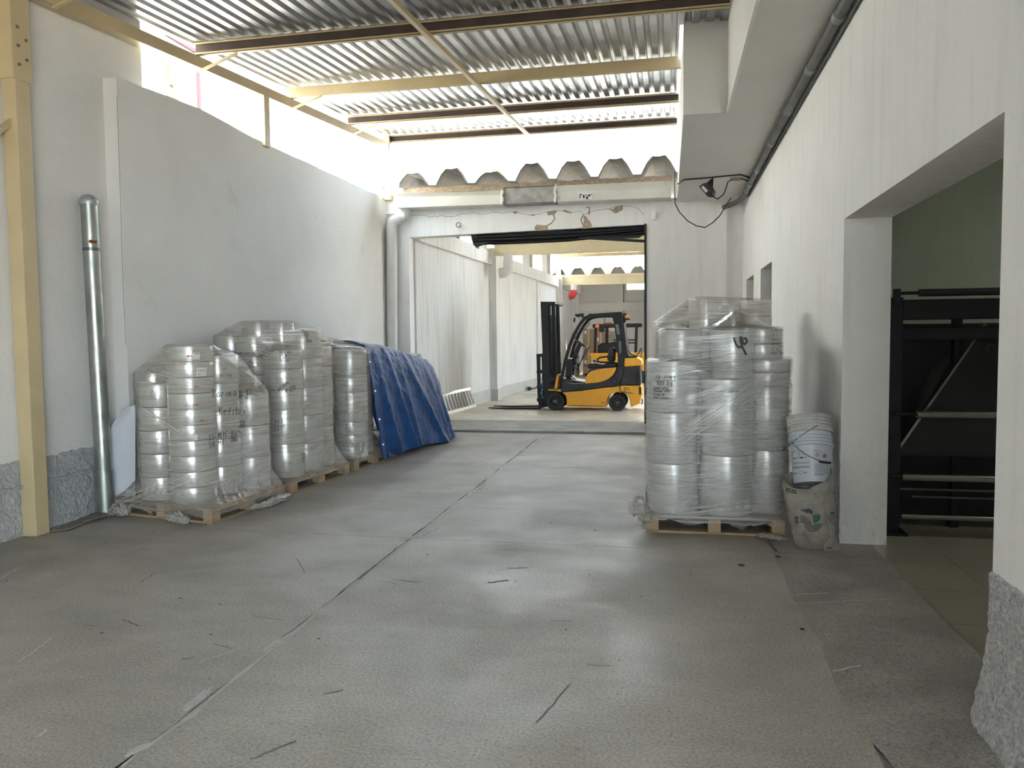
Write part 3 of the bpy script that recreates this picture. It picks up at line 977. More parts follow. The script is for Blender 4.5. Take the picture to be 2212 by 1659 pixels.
# ================================================================ handwriting
GL = {
 'T': [[(0,1),(.8,1)],[(.4,1),(.4,0)]], 'a': [[(.6,.5),(.3,.6),(.05,.35),(.15,.03),(.45,.05),(.6,.3),(.62,.55),(.6,.1),(.75,0)]],
 'r': [[(.1,.6),(.15,0)],[(.13,.35),(.35,.58),(.55,.52)]], 'i': [[(.2,.55),(.22,0)],[(.2,.78),(.21,.82)]],
 'm': [[(.05,.58),(.08,0)],[(.08,.4),(.25,.6),(.36,.45),(.37,0)],[(.37,.4),(.55,.6),(.68,.45),(.70,0)]],
 '#': [[(.3,1),(.2,0)],[(.6,1),(.5,0)],[(.05,.65),(.85,.7)],[(0,.32),(.8,.36)]], '1': [[(.15,.75),(.4,1),(.4,0)],[(.15,0),(.65,0)]],
 '-': [[(.1,.42),(.5,.45)]], 'K': [[(.1,1),(.1,0)],[(.6,.95),(.12,.5),(.65,0)]], 'e': [[(.08,.32),(.55,.38),(.45,.6),(.15,.55),(.05,.25),(.25,.02),(.6,.1)]],
 'f': [[(.5,.95),(.3,.9),(.25,0)],[(.05,.5),(.5,.52)]], 't': [[(.3,.95),(.28,.1),(.45,0)],[(.05,.6),(.55,.62)]], 'l': [[(.25,1),(.25,.05),(.4,0)]],
 's': [[(.5,.55),(.2,.6),(.12,.42),(.45,.25),(.42,.05),(.08,.03)]], 'S': [[(.6,.9),(.3,1),(.1,.8),(.25,.55),(.55,.4),(.55,.12),(.3,0),(.05,.08)]],
 'J': [[(.1,1),(.8,1)],[(.5,1),(.5,.2),(.3,0),(.08,.15)]], 'B': [[(.12,0),(.12,1),(.5,.95),(.55,.72),(.15,.52),(.6,.42),(.62,.12),(.12,0)]],
 'R': [[(.12,0),(.12,1),(.5,.95),(.55,.7),(.15,.52),(.65,0)]],
 '3': [[(.1,.92),(.4,1),(.55,.78),(.25,.55),(.58,.35),(.45,.02),(.05,.08)]], '5': [[(.6,1),(.15,1),(.12,.6),(.5,.58),(.6,.25),(.35,0),(.05,.08)]],
 'M': [[(.05,0),(.1,1),(.4,.4),(.7,1),(.78,0)]], 'I': [[(.3,1),(.3,0)]], 'C': [[(.65,.85),(.4,1),(.1,.7),(.1,.3),(.35,0),(.65,.12)]],
 '0': [[(.35,1),(.1,.75),(.1,.25),(.35,0),(.6,.25),(.6,.75),(.35,1)]], '6': [[(.5,1),(.2,.7),(.08,.25),(.3,0),(.58,.2),(.45,.5),(.12,.35)]],
 '2': [[(.1,.8),(.35,1),(.58,.75),(.1,0),(.65,.02)]], '4': [[(.45,0),(.45,1),(.05,.3),(.65,.32)]], '7': [[(.05,1),(.62,1),(.25,0)],[(.15,.5),(.55,.52)]],
 '8': [[(.35,.52),(.12,.78),(.35,1),(.58,.78),(.35,.52),(.1,.22),(.35,0),(.6,.22),(.35,.52)]], '9': [[(.55,.7),(.3,.5),(.1,.75),(.35,1),(.55,.75),(.5,0)]],
 'Z': [[(.05,1),(.62,1),(.05,0),(.65,0)]], 'k': [[(.12,1),(.12,0)],[(.5,.6),(.14,.28),(.55,0)]], 'g': [[(.55,.55),(.2,.6),(.1,.3),(.4,.15),(.55,.5),(.5,-.3),(.15,-.3)]],
 'p': [[(.12,.6),(.1,-.35)],[(.12,.5),(.45,.6),(.55,.3),(.3,.05),(.12,.15)]], 'd': [[(.55,1),(.55,0)],[(.55,.45),(.25,.6),(.08,.3),(.3,0),(.55,.2)]],
 'o': [[(.3,.6),(.08,.35),(.25,0),(.55,.2),(.5,.5),(.3,.6)]], 'b': [[(.12,1),(.12,0),(.45,.02),(.55,.35),(.3,.55),(.12,.4)]], 'n': [[(.1,.58),(.12,0)],[(.12,.4),(.35,.6),(.52,.4),(.54,0)]],
 'A': [[(0,0),(.35,1),(.7,0)],[(.12,.38),(.58,.38)]], 'N': [[(.08,0),(.1,1),(.62,0),(.62,1)]], 'O': [[(.35,1),(.05,.7),(.05,.3),(.35,0),(.68,.3),(.68,.7),(.35,1)]],
 'F': [[(.1,0),(.1,1),(.62,1)],[(.1,.52),(.5,.52)]], 'P': [[(.1,0),(.1,1),(.5,.98),(.6,.72),(.45,.5),(.1,.48)]], 'E': [[(.62,1),(.1,1),(.1,0),(.65,0)],[(.1,.5),(.5,.5)]],
 'G': [[(.62,.85),(.35,1),(.08,.7),(.08,.25),(.35,0),(.62,.15),(.62,.45),(.4,.45)]], 'D': [[(.1,0),(.1,1),(.4,.95),(.62,.6),(.55,.2),(.1,0)]], 'H': [[(.1,1),(.1,0)],[(.6,1),(.6,0)],[(.1,.5),(.6,.5)]],
 'Y': [[(0,1),(.33,.5),(.66,1)],[(.33,.5),(.33,0)]], 'L': [[(.1,1),(.1,0),(.6,0)]], 'c': [[(.5,.5),(.25,.6),(.08,.3),(.28,0),(.52,.1)]],
 '.': [[(.15,.0),(.2,.06)]], ':': [[(.2,.1),(.22,.16)],[(.2,.5),(.22,.56)]], 'U': [[(.08,1),(.08,.3),(.35,0),(.62,.3),(.62,1)]],
 '<': [[(1.6,.45),(0,.45)],[(.45,.8),(0,.45),(.45,.1)]], '>': [[(0,.45),(1.6,.45)],[(1.15,.8),(1.6,.45),(1.15,.1)]],
}
GW = {'m': .85, 'M': .9, 'T': .8, '#': .95, ' ': .6, 'i': .4, 'l': .5, '.': .35, ':': .4, 'I': .55, '<': 1.7, '>': 1.7}


def bvh_of(*obs):
    vs, fs = [], []
    for o in obs:
        mw = pworld(o)
        n = len(vs)
        vs += [mw @ v.co for v in o.data.vertices]
        fs += [tuple(i+n for i in p.vertices) for p in o.data.polygons]
    return BVHTree.FromPolygons(vs, fs)


def write(mb, txt, P0, right, up, h, w, bvh, out, slant=0.0, off=.004, jit=.03):
    """hand-lettered text as flat strokes lying on the surface hit along -out"""
    right, up, out = Vector(right).normalized(), Vector(up).normalized(), Vector(out).normalized()
    x = 0
    for ch in txt:
        for st in GL.get(ch, []):
            path = []
            pp = []
            for i in range(len(st)-1):
                a, b = st[i], st[i+1]
                k = max(2, int(math.hypot(b[0]-a[0], b[1]-a[1])*h/.012)+1)
                for t in range(k):
                    pp.append((a[0]+(b[0]-a[0])*t/k, a[1]+(b[1]-a[1])*t/k))
            pp.append(st[-1])
            j1, j2 = random.uniform(-jit, jit), random.uniform(-jit, jit)
            for (gx, gy) in pp:
                q = Vector(P0)+right*((x+gx*.75+j1)*h+slant*gy*h)+up*((gy+j2)*h)
                if bvh:
                    hit, nr, _, _ = bvh.ray_cast(q+out*.6, -out, 1.5)
                    if hit is None:
                        continue
                    q = hit+out*off
                path.append(q)
            if len(path) > 1:
                mb.ribbon(path, w, out)
        x += GW.get(ch, .68)
    return mb


# ================================================================ pallets, rolls and stretch wrap
def film_mat(name, tint, base, gain, sc=40):
    m = bpy.data.materials.new(name)
    m.use_nodes = True
    N, L = m.node_tree.nodes, m.node_tree.links
    p = N['Principled BSDF']
    p.inputs['Base Color'].default_value = (*tint, 1)
    p.inputs['Roughness'].default_value = .13
    p.inputs['Specular IOR Level'].default_value = 1.0
    tc = N.new('ShaderNodeTexCoord')
    def streak(rot, scale, lo, hi):
        mp = N.new('ShaderNodeMapping')
        mp.inputs['Rotation'].default_value = rot
        mp.inputs['Scale'].default_value = scale
        n = N.new('ShaderNodeTexNoise')
        n.inputs['Scale'].default_value = 1
        n.inputs['Detail'].default_value = 4
        n.inputs['Distortion'].default_value = .3
        L.new(tc.outputs['Object'], mp.inputs[0])
        L.new(mp.outputs[0], n.inputs['Vector'])
        r = N.new('ShaderNodeMapRange')
        r.inputs[1].default_value, r.inputs[2].default_value = lo, hi
        L.new(n.outputs[0], r.inputs[0])
        return r.outputs[0], n.outputs[0]
    a, an = streak((0, 0, 0), (1.6, 1.6, sc), .44, .74)
    b, bn = streak((.42, .35, 0), (1.5, 1.5, sc*.8), .50, .72)
    c, cn = streak((0, 0, 0), (3.5, 3.5, 3.5), .45, .75)
    def mth(op, x, y):
        k = N.new('ShaderNodeMath')
        k.operation = op
        k.use_clamp = op != 'MULTIPLY'
        for i, q in enumerate((x, y)):
            if isinstance(q, (int, float)):
                k.inputs[i].default_value = q
            else:
                L.new(q, k.inputs[i])
        return k.outputs[0]
    s = mth('ADD', mth('MULTIPLY', a, .6), mth('MULTIPLY', b, .6))
    s = mth('ADD', mth('MULTIPLY', s, gain), mth('MULTIPLY', c, .22*gain))
    s = mth('ADD', s, base)
    bp = N.new('ShaderNodeBump')
    bp.inputs['Strength'].default_value = .8
    bp.inputs['Distance'].default_value = .02
    L.new(mth('ADD', mth('MULTIPLY', an, .5), mth('MULTIPLY', cn, .6)), bp.inputs['Height'])
    L.new(bp.outputs[0], p.inputs['Normal'])
    t = N.new('ShaderNodeBsdfTransparent')
    x = N.new('ShaderNodeMixShader')
    L.new(s, x.inputs[0])
    L.new(t.outputs[0], x.inputs[1])
    L.new(p.outputs[0], x.inputs[2])
    L.new(x.outputs[0], N['Material Output'].inputs[0])
    return m


M['wrap'] = film_mat('stretch_film', (.55, .50, .425), .23, .46)
M['wrap2'] = film_mat('stretch_film_cool', (.62, .62, .615), .18, .5, 62)
M['scrap'] = film_mat('film_scrap', (.50, .47, .42), .45, .5, 14)
M['roll'] = mat('clear_film_roll', (.74, .735, .71), .25, .5, bump=.10, bscale=1, var=.05, vscale=3, streak=((.62, .62, .60), (5, 5, 120), .5), bdist=.003)
M['rollw'] = mat('milky_film_roll', (.72, .72, .705), .28, .3, bump=.05, bscale=1, var=.04, vscale=3, streak=((.68, .68, .67), (4, 4, 80), .5), bdist=.003)

ROLLS = {}
def roll_mesh(r, h, m):
    k = (round(r, 3), round(h, 3), m)
    if k not in ROLLS:
        hh = h-.004
        e = .006
        o = MB().lathe([(.045, hh), (r-e, hh), (r-.0015, hh-.002), (r, hh-e), (r, e), (r-.0015, .002), (r-e, 0), (.045, 0), (.045, hh)], 48, close=False).build('film_roll', M[m], None, 30)
        c = MB().lathe([(.038, hh+.004), (.045, hh+.004), (.045, .0), (.038, 0.0), (.038, hh+.004)], 20, close=False).build('core', M['card'], None, 30)
        ROLLS[k] = (o.data, c.data)
        bpy.data.objects.remove(o)
        bpy.data.objects.remove(c)
    return ROLLS[k]


ORD = ['topmost', 'second from top', 'third from top', 'fourth from top', 'fifth from top', 'sixth from top', 'seventh from top', 'eighth from top', 'ninth from top', 'tenth from top', 'eleventh from top']


def stack(x, y, z0, specs, m, where, group, made, rz=0.):
    """specs: list of (r, h) from the bottom; every roll is a thing of its own"""
    z = z0
    n = len(specs)
    out = []
    for i, sp in enumerate(specs):
        r, h = sp[:2]
        mm = sp[2] if len(sp) > 2 else m
        dx, dy = random.uniform(-.004, .004), random.uniform(-.004, .004)
        body, core = roll_mesh(r, h, mm)
        o = bpy.data.objects.new('film_roll', body)
        COL.objects.link(o)
        o.location = (x+dx, y+dy, z)
        o.rotation_euler = (0, 0, random.uniform(0, 6.28))
        lv = ORD[n-1-i] if n > 1 else 'single'
        if n > 1 and i == 0:
            lv = 'bottom'
        tag(o, f'{lv} film roll in the {where}', 'roll', group)
        if i == n-1:
            c = link('core', core, o)
            c.matrix_parent_inverse = Matrix()
        made.append((x, y, r, z, z+h, o))
        out.append(o)
        z += h
    return out


def pallet(name_label, N, e1, e2, L1, L2, group, m='wood', nslat=7, H=.145):
    """slatted pallet: corner N, deck boards along e1, length L1 by L2"""
    t = thing('pallet', name_label, 'pallet', (N[0], N[1], 0), group)
    e1, e2 = Vector((*e1, 0)), Vector((*e2, 0))
    N = Vector((*N, 0))
    def brd(a0, a1, b0, b1, z0, z1, nm, mm):
        p = [N+e1*a+e2*b for a, b in ((a0, b0), (a1, b0), (a1, b1), (a0, b1))]
        mb = MB().poly([q+Vector((0, 0, z0)) for q in p]+[q+Vector((0, 0, z1)) for q in p], ((3,2,1,0),(4,5,6,7),(0,1,5,4),(1,2,6,5),(2,3,7,6),(3,0,4,7)))
        return mb.build(nm, M[mm], t)
    w = L2/(nslat+(nslat-1)*.35)
    for i in range(nslat):
        b = i*w*1.35
        brd(0, L1, b, b+w, H-.02, H, 'deck_board', m if i % 3 else 'wooddark')
    bw = .1
    for a in (0, (L1-bw)/2, L1-bw):
        brd(a, a+bw, 0, L2, H-.04, H-.0202, 'stringer_board', m)
        for b in (0, (L2-.12)/2, L2-.12):
            brd(a, a+bw, b, b+.12, .02, H-.0402, 'block', m)
        brd(a, a+bw, 0, L2, 0, .0198, 'bottom_board', 'wooddark')
    for b in (0, L2-bw):
        brd(bw+.002, (L1-bw)/2-.002, b, b+bw, 0, .0196, 'bottom_board', m)
        brd((L1+bw)/2+.002, L1-bw-.002, b, b+bw, 0, .0196, 'bottom_board', m)
    return t


def wrap(name_label, groups, base, zb, m='wrap', grp='stretch wrap round the pallet loads', skirt=True, seed=1., zs=.30, open_low=.05, cut=.12):
    """stretch film: convex skins over groups of rolls, with a tent-like skirt down to the pallet"""
    c = Vector((sum(p[0] for p in base)/len(base), sum(p[1] for p in base)/len(base), 0))
    t = MB()
    for gi, g in enumerate(groups):
        bm = bmesh.new()
        for (x, y, r, z0, z1) in g:
            for k in range(28):
                an = 2*math.pi*k/28
                for z, rr in ((max(z0, zs), r+.009), (max(zs, z1-.004), r+.009), (max(zs, z1+.008), r-.012)):
                    bm.verts.new((x+math.cos(an)*rr, y+math.sin(an)*rr, z))
        res = bmesh.ops.convex_hull(bm, input=list(bm.verts))
        bmesh.ops.delete(bm, geom=[v for v in bm.verts if not v.link_faces], context='VERTS')
        zmin = min(v.co.z for v in bm.verts)
        low = [f for f in bm.faces if all(v.co.z < zmin+.004 for v in f.verts)]
        bmesh.ops.delete(bm, geom=low, context='FACES')
        for it in range(4):
            ed = [e for e in bm.edges if e.calc_length() > cut]
            if not ed:
                break
            bmesh.ops.subdivide_edges(bm, edges=ed, cuts=1)
            bmesh.ops.triangulate(bm, faces=[f for f in bm.faces if len(f.verts) > 3])
        bmesh.ops.recalc_face_normals(bm, faces=bm.faces)
        if gi == 0 and skirt:
            loop = [v for v in bm.verts if v.co.z < zmin+.005]
            ring = sorted(loop, key=lambda v: math.atan2(v.co.y-c.y, v.co.x-c.x))
            ring = [v.co.copy() for v in ring]
        for v in bm.verts:
            n = v.normal
            k = noise.noise((v.co.x*4+seed, v.co.y*4, v.co.z*9))*.009+noise.noise((v.co.x*10+seed, v.co.y*10, v.co.z*22))*.006
            if abs(v.co.z-zmin) > .005:
                v.co += n*(k+.006)
        t.bm(bm)
    if skirt:
        def edge(d):
            best = None
            for i in range(len(base)):
                a, b = Vector((*base[i], 0)), Vector((*base[(i+1) % len(base)], 0))
                ab = b-a
                den = d.x*ab.y-d.y*ab.x
                if abs(den) < 1e-9:
                    continue
                ac = a-c
                s = (ac.x*ab.y-ac.y*ab.x)/den
                q = (ac.x*d.y-ac.y*d.x)/den
                if s > 0 and -1e-6 <= q <= 1+1e-6 and (best is None or s < best):
                    best = s
            return best
        rows = []
        nu = 160
        R0 = []
        # resample ring by angle
        an0 = [math.atan2(v.y-c.y, v.x-c.x) for v in ring]
        for k in range(nu):
            an = -math.pi+2*math.pi*k/nu
            j = 0
            while j < len(an0) and an0[j] < an:
                j += 1
            a, b = ring[j-1], ring[j % len(ring)]
            aa, ab = an0[j-1], an0[j % len(ring)]
            d = (ab-aa) % (2*math.pi)
            f = ((an-aa) % (2*math.pi))/d if d > 1e-6 else 0
            R0.append(a.lerp(b, min(1, f)))
        pts = []
        NV = 9
        for k in range(nu):
            p = R0[k]
            d = Vector((p.x-c.x, p.y-c.y, 0)).normalized()
            s = edge(d)+.006
            q = c+d*s
            low = open_low+.045*noise.noise((k*.13+seed, 2, 0))+.03*noise.noise((k*.5+seed, 5, 0))
            for j in range(NV):
                v = j/(NV-1)
                if v < .72:
                    u = v/.72
                    z = p.z+(zb-.01-p.z)*u
                    xy = p.lerp(Vector((q.x, q.y, p.z)), u**1.7)
                    w = .014*math.sin(k*1.9+u*3+seed)*math.sin(u*math.pi)+.012*noise.noise((k*.4, u*3, seed))*math.sin(u*math.pi)
                    xy = xy+d*w
                else:
                    u = (v-.72)/.28
                    z = zb-.01+(low-zb+.01)*u
                    xy = Vector((q.x, q.y, 0))+d*(.006*noise.noise((k*.7, u*2, seed)))
                pts.append((xy.x, xy.y, z))
        fc = [(k*NV+j, ((k+1) % nu)*NV+j, ((k+1) % nu)*NV+j+1, k*NV+j+1) for k in range(nu) for j in range(NV-1)]
        t.poly(pts, fc)
    o = t.build('stretch_wrap', M[m], None, 55, fix=False)
    return tag(o, name_label, 'wrap', grp)


def scrap(pts, r, label, seed, wid=.5, m='scrap', flat=.5):
    """crumpled clump of torn film along a path"""
    path = [Vector(p) for p in pts]
    def fn(u, v):
        k = u*(len(path)-1)
        i = min(len(path)-2, int(k))
        p = path[i].lerp(path[i+1], k-i)
        d = (path[i+1]-path[i]).normalized()
        s = Vector((-d.y, d.x, 0))
        an = v*2*math.pi
        rr = .62*r*(.3+.7*math.sin(u*math.pi)**.5)*(1+.6*noise.noise((u*11+seed, math.cos(an)*2, math.sin(an)*2))+.28*noise.noise((u*30+seed, math.cos(an)*5, math.sin(an)*5)))
        q = p+s*math.cos(an)*rr+Vector((0, 0, 1))*math.sin(an)*rr*flat
        q.z = max(q.z, .003)
        return q
    o = MB().grid(fn, 56, 34).build('film_scrap', M[m], None, 65)
    return tag(o, label, 'film')


def loc(N, e1, e2, a, b):
    return (N[0]+e1[0]*a+e2[0]*b, N[1]+e1[1]*a+e2[1]*b)


E1, E2 = (-.977, .21), (.084, .996)
DZ0 = .146
# ---- nearest left pallet
N1 = (-3.97, 6.09)
pallet('slatted wooden pallet under the nearest wrapped load by the left wall', N1, E1, E2, 1.24, 1.17, 'pallets along the left wall')
R1 = []
G1 = 'film rolls on the nearest left pallet'
xb, yb = loc(N1, E1, E2, .42, .25)
sB = stack(xb, yb, DZ0, [(.205, .1444)]*10, 'roll', 'tall corner stack on nearest left pallet', G1, R1)
x, y = loc(N1, E1, E2, .80, .21)
sL = stack(x, y, DZ0, [(.178, .219)]*5, 'roll', 'front left stack on nearest left pallet', G1, R1)
x, y = loc(N1, E1, E2, 1.11, .47)
sL0 = stack(x, y, DZ0, [(.17, .237)]*5, 'roll', 'rear left stack on nearest left pallet', G1, R1)
x, y = loc(N1, E1, E2, .43, .66)
sC = stack(x, y, DZ0, [(.195, .27)]*5, 'roll', 'middle right stack on nearest left pallet', G1, R1)
x, y = loc(N1, E1, E2, .29, .985)
sD = stack(x, y, DZ0, [(.18, .318)]*3, 'rollw', 'rear right stack on nearest left pallet', G1, R1)
base1 = [loc(N1, E1, E2, a, b) for a, b in ((0, 0), (1.24, 0), (1.24, 1.17), (0, 1.17))]
w1 = wrap('clear stretch film marked in pen round the nearest left pallet load', [[q[:5] for q in R1]], base1, .15, seed=1.3, zs=.36, open_low=.06)
bv = bvh_of(w1)
out = Vector((.80, -.60, 0)).normalized()
rt_ = Vector((0, 0, 1)).cross(out)*1.0
mb = MB()
def pen(mb, txt, px, py, Y, h, w, rot=0., bv=None, o=out, off=.006, slant=.08):
    r_ = Vector((0, 0, 1)).cross(o).normalized()
    u_ = Vector((0, 0, 1))
    r2 = r_*math.cos(rot)+u_*math.sin(rot)
    u2 = -r_*math.sin(rot)+u_*math.cos(rot)
    write(mb, txt, at(px, py, Y), r2, u2, h, w, bv, o, slant, off)
out = Vector((.55, -.83, 0)).normalized()
pen(mb, 'Tarima', 450, 858, 6.45, .072, .0055, -.02, bv)
pen(mb, '#1-', 519, 862, 6.7, .082, .0055, -.05, bv)
pen(mb, 'Kefiles', 468, 897, 6.5, .078, .0055, -.08, bv)
pen(mb, 'JB', 517, 925, 6.7, .07, .0055, -.1, bv)
pen(mb, '35 MIC', 444, 950, 6.4, .054, .0055, .05, bv)
pen(mb, '50 MI', 446, 966, 6.4, .05, .0055, .05, bv)
for i, s in enumerate(('26.1 kg', '20 m', '920', '0700')):
    pen(mb, s, 503, 937+i*6.5, 6.6, .026, .004, 0, bv)
for i, s in enumerate(('26.1', '07', '20.1')):
    pen(mb, s, 556, 1034+i*8, 6.9, .024, .003, 0, bv)
mb.build('pen_writing', M['ink'], w1)


def roll_notes(r, lines, px, py, h=.024, w=.0035, m='ink', name='pen_writing', o=Vector((.55, -.83, 0)), dy=7, rot=0.):
    b = bvh_of(r)
    k = MB()
    for i, s in enumerate(lines):
        pen(k, s, px, py+i*dy, r.location.y, h, w, rot, b, o, .002)
    if k.v:
        k.build(name, M[m], r)


oL = Vector((.62, -.78, 0))
for k, (px, py, g) in {9: (400, 772, '<'), 7: (417, 837, '<'), 6: (413, 875, '>'), 5: (430, 910, '<')}.items():
    roll_notes(sB[k], [g], px, py, .034, .011, 'redink', 'red_arrow', oL)
def paper(r, px0, px1, py0, py1, name='paper_label', m='white', off=.0015):
    b = bvh_of(r)
    o = Vector((at((px0+px1)/2, (py0+py1)/2, r.location.y)-r.location).to_2d().to_3d() if False else (0, 0, 0))
    def fn(u, v):
        p = at(px0+(px1-px0)*u, py1+(py0-py1)*v, r.location.y)
        d = (p-CAM).normalized()
        d.z = 0
        d.normalize()
        hit, n, _, _ = b.ray_cast(p-d*.7, d, 1.5)
        if hit is None:
            return p
        return hit-d*off
    return MB().grid(fn, 7, 3).build(name, M[m], r, True)
paper(sB[9], 416, 432, 760, 776); paper(sB[8], 424, 446, 793, 812); paper(sB[4], 402, 427, 934, 958)
roll_notes(sB[9], ['KEFI'], 418, 766, .012, .0022, o=oL); roll_notes(sB[8], ['FILM 35', '20.1'], 425, 801, .012, .0022, o=oL, dy=8)
roll_notes(sB[4], ['26.1', '920'], 405, 946, .016, .0025, o=oL, dy=8)
roll_notes(sC[4], ['CB', '02.10'], 466, 791, .024, .0035, o=oL); roll_notes(sC[4], ['26.1 kg'], 470, 812, .026, .0045, o=oL)
oW = Vector((.35, -.94, 0))
for k, py in ((4, 845), (3, 905), (2, 945), (1, 1000)):
    roll_notes(sL[k], ['26.1', '0.71', '920'], 305 if k < 4 else 338, py, .022, .0035, o=oW)
for k, py in ((3, 882), (2, 925), (1, 962), (0, 1010)):
    roll_notes(sL0[k], ['21.7', '10 C', '37'], 277, py, .022, .0035, o=oW)
roll_notes(sB[0], ['26.1 m'], 380, 1045, .022, .003, o=oL)

# ---- second left pallet
N2 = (-3.90, 7.44)
pallet('slatted wooden pallet under the tall second wrapped load by the left wall', N2, E1, E2, 1.22, 1.27, 'pallets along the left wall')
R2 = []
G2 = 'film rolls on the second left pallet'
def st2(a, b, specs, where, m='roll'):
    x, y = loc(N2, E1, E2, a, b)
    return stack(x, y, DZ0, specs, m, where+' on second left pallet', G2, R2)
s2a = st2(.25, .27, [(.205, .37)]*2+[(.205, .22)]*2+[(.20, .20)], 'near corner stack')
s2b = st2(.64, .26, [(.19, .30)]*3+[(.19, .21)]*3, 'front middle stack')
s2c = st2(1.0, .30, [(.18, .31)]*5, 'front left stack')
s2d = st2(.26, .69, [(.20, .32)]*5, 'middle right stack', 'rollw')
s2e = st2(.30, 1.05, [(.17, .235)]*6, 'rear right stack', 'rollw')
s2f = st2(.98, .80, [(.20, .342)]*5, 'rear left stack')
s2g = st2(.64, .80, [(.14, .34)]*5, 'rear middle stack')
base2 = [loc(N2, E1, E2, a, b) for a, b in ((0, 0), (1.22, 0), (1.22, 1.27), (0, 1.27))]
w2 = wrap('shiny wrinkled stretch film marked in pen round the tall second left load', [[q[:5] for q in R2]], base2, .15, seed=5.1, zs=.42, open_low=.10)
bv = bvh_of(w2)
mb = MB()
pen(mb, '15 MIC', 547, 797, 7.6, .06, .005, 1.0, bv)
pen(mb, 'Tarima', 586, 850, 7.6, .042, .005, .75, bv)
pen(mb, '#6', 611, 848, 7.6, .048, .005, .15, bv)
pen(mb, 'JR', 632, 845, 7.6, .045, .005, .35, bv)
pen(mb, 'Tarima', 508, 766, 7.6, .034, .004, 0, bv)
for i, s in enumerate(('CB', '24.1', '07.0', '20', '07007')):
    pen(mb, s, 660, 716+i*5.6, 7.9, .026, .004, 0, bv)
for i, s in enumerate(('26.1 kg', '20 m', '0.92', '07007')):
    pen(mb, s, 596, 763+i*6.5, 7.6, .026, .0045, 0, bv)
for i, s in enumerate(('26.1', '20.10', '07')):
    pen(mb, s, 583, 912+i*9, 7.6, .03, .0045, 0, bv)
for i, s in enumerate(('26 kg', '07.1', '20')):
    pen(mb, s, 652, 985+i*7, 7.7, .024, .003, 0, bv)
mb.build('pen_writing', M['ink'], w2)
roll_notes(s2b[4], ['VALMO', '26', '07'], 565, 797, .022, .003, o=Vector((.55, -.83, 0)))

# ---- third left pallet, its far part under the tarpaulin
N3 = (-3.80, 8.88)
pallet('slatted wooden pallet under the third load, partly hidden by blue tarpaulin', N3, E1, E2, 1.2, 1.2, 'pallets along the left wall')
R3 = []
G3 = 'film rolls on the third left pallet'
def st3(a, b, specs, where, m='rollw'):
    x, y = loc(N3, E1, E2, a, b)
    return stack(x, y, DZ0, specs, m, where+' on third left pallet', G3, R3)
s3a = st3(.17, .25, [(.20, .145), (.20, .15), (.20, .172), (.20, .365), (.20, .185), (.20, .355)], 'near corner stack')
s3b = st3(.68, .27, [(.195, .30)]*5, 'front left stack')
s3c = st3(.32, .68, [(.20, .23)]*6, 'side stack beside the tarpaulin')
base3 = [loc(N3, E1, E2, a, b) for a, b in ((0, 0), (1.2, 0), (1.2, 1.2), (0, 1.2))]
w3 = wrap('brownish stretch film round the third left load beside the blue tarpaulin', [[q[:5] for q in R3]], base3, .15, seed=9.4, zs=.40, open_low=.07)
for k, py, n in ((0, 985, 2), (1, 945, 4), (2, 915, 4), (3, 850, 3), (4, 800, 2)):
    roll_notes(s3a[k], ['26.1 kg', '20.10', '07007', '920'][:n], 741, py, .026, .0045, o=Vector((.5, -.86, 0)), dy=6.5)

# ---- right pallet load, front and back
N4 = (.93, 6.43)
F1, F2 = (-1, 0.0), (0, 1)
pallet('slatted wooden pallet under the big wrapped load by the right wall', N4, F1, F2, 1.10, 1.2, 'pallets by the right wall')
R4, R4t = [], []
G4 = 'film rolls on the right pallet'
A4 = stack(.045, 6.70, DZ0, [(.215, .42), (.215, .43), (.215, .43)], 'rollw', 'left column on right pallet', G4, R4)
B4 = stack(.49, 6.68, DZ0, [(.215, .50), (.215, .53), (.222, .10)], 'rollw', 'middle column on right pallet', G4, R4)
C4 = stack(.82, 6.80, DZ0, [(.185, .53), (.185, .53), (.19, .12), (.195, .105)], 'rollw', 'right column on right pallet', G4, R4)
D4 = stack(.05, 7.22, DZ0, [(.21, .64)]*2, 'rollw', 'rear left column on right pallet', G4, R4)
E4 = stack(.70, 7.28, DZ0, [(.21, .64)]*2, 'rollw', 'rear right column on right pallet', G4, R4)
zt = A4[-1].location.z+.43
stack(.11, 6.74, zt, [(.18, .255)], 'rollw', 'upper left group on right pallet', G4, R4t)
T4b = stack(.53, 6.70, B4[-1].location.z+.10, [(.175, .40)], 'rollw', 'upper middle group on right pallet', G4, R4t)
T4c = stack(.78, 6.82, C4[-1].location.z+.105, [(.165, .128)]*2, 'rollw', 'upper right group on right pallet', G4, R4t)
stack(.10, 7.2, DZ0+1.28, [(.18, .26)], 'rollw', 'upper rear left group on right pallet', G4, R4t)
stack(.72, 7.25, DZ0+1.28, [(.18, .26)], 'rollw', 'upper rear right group on right pallet', G4, R4t)
base4 = [loc(N4, F1, F2, a, b) for a, b in ((-.0, 0), (1.10, 0), (1.10, 1.2), (0, 1.2))]
w4 = wrap('thick clear stretch film round the big load by the right wall', [[q[:5] for q in R4], [(q[0], q[1], q[2], max(q[3], 1.40), q[4]) for q in R4t]], base4, .15, 'wrap2', seed=14.2, zs=.34, open_low=.09)
bv = bvh_of(w4)
oF = Vector((0, -1, 0))
mb = MB()
for i, (s, h) in enumerate((('10 ZCMS', .036), ('900 kg', .034), ('palet 6911', .019), ('Pedido 5990', .019), ('Folio 15', .019), ('MAT rollos', .018))):
    pen(mb, s, (1414, 1417, 1412, 1412, 1411, 1412)[i], (820, 831, 840, 847, 854, 861)[i], 6.5, h, .004, -.02, bv, oF)
for i, s in enumerate(('0.92', '26.1', '20.10', '07007', '12 kg', '920')):
    pen(mb, s, 1668, 716+i*10, 6.6, .022, .0025, 0, bv, oF)
mb.build('pen_writing', M['ink'], w4)
mb = MB()
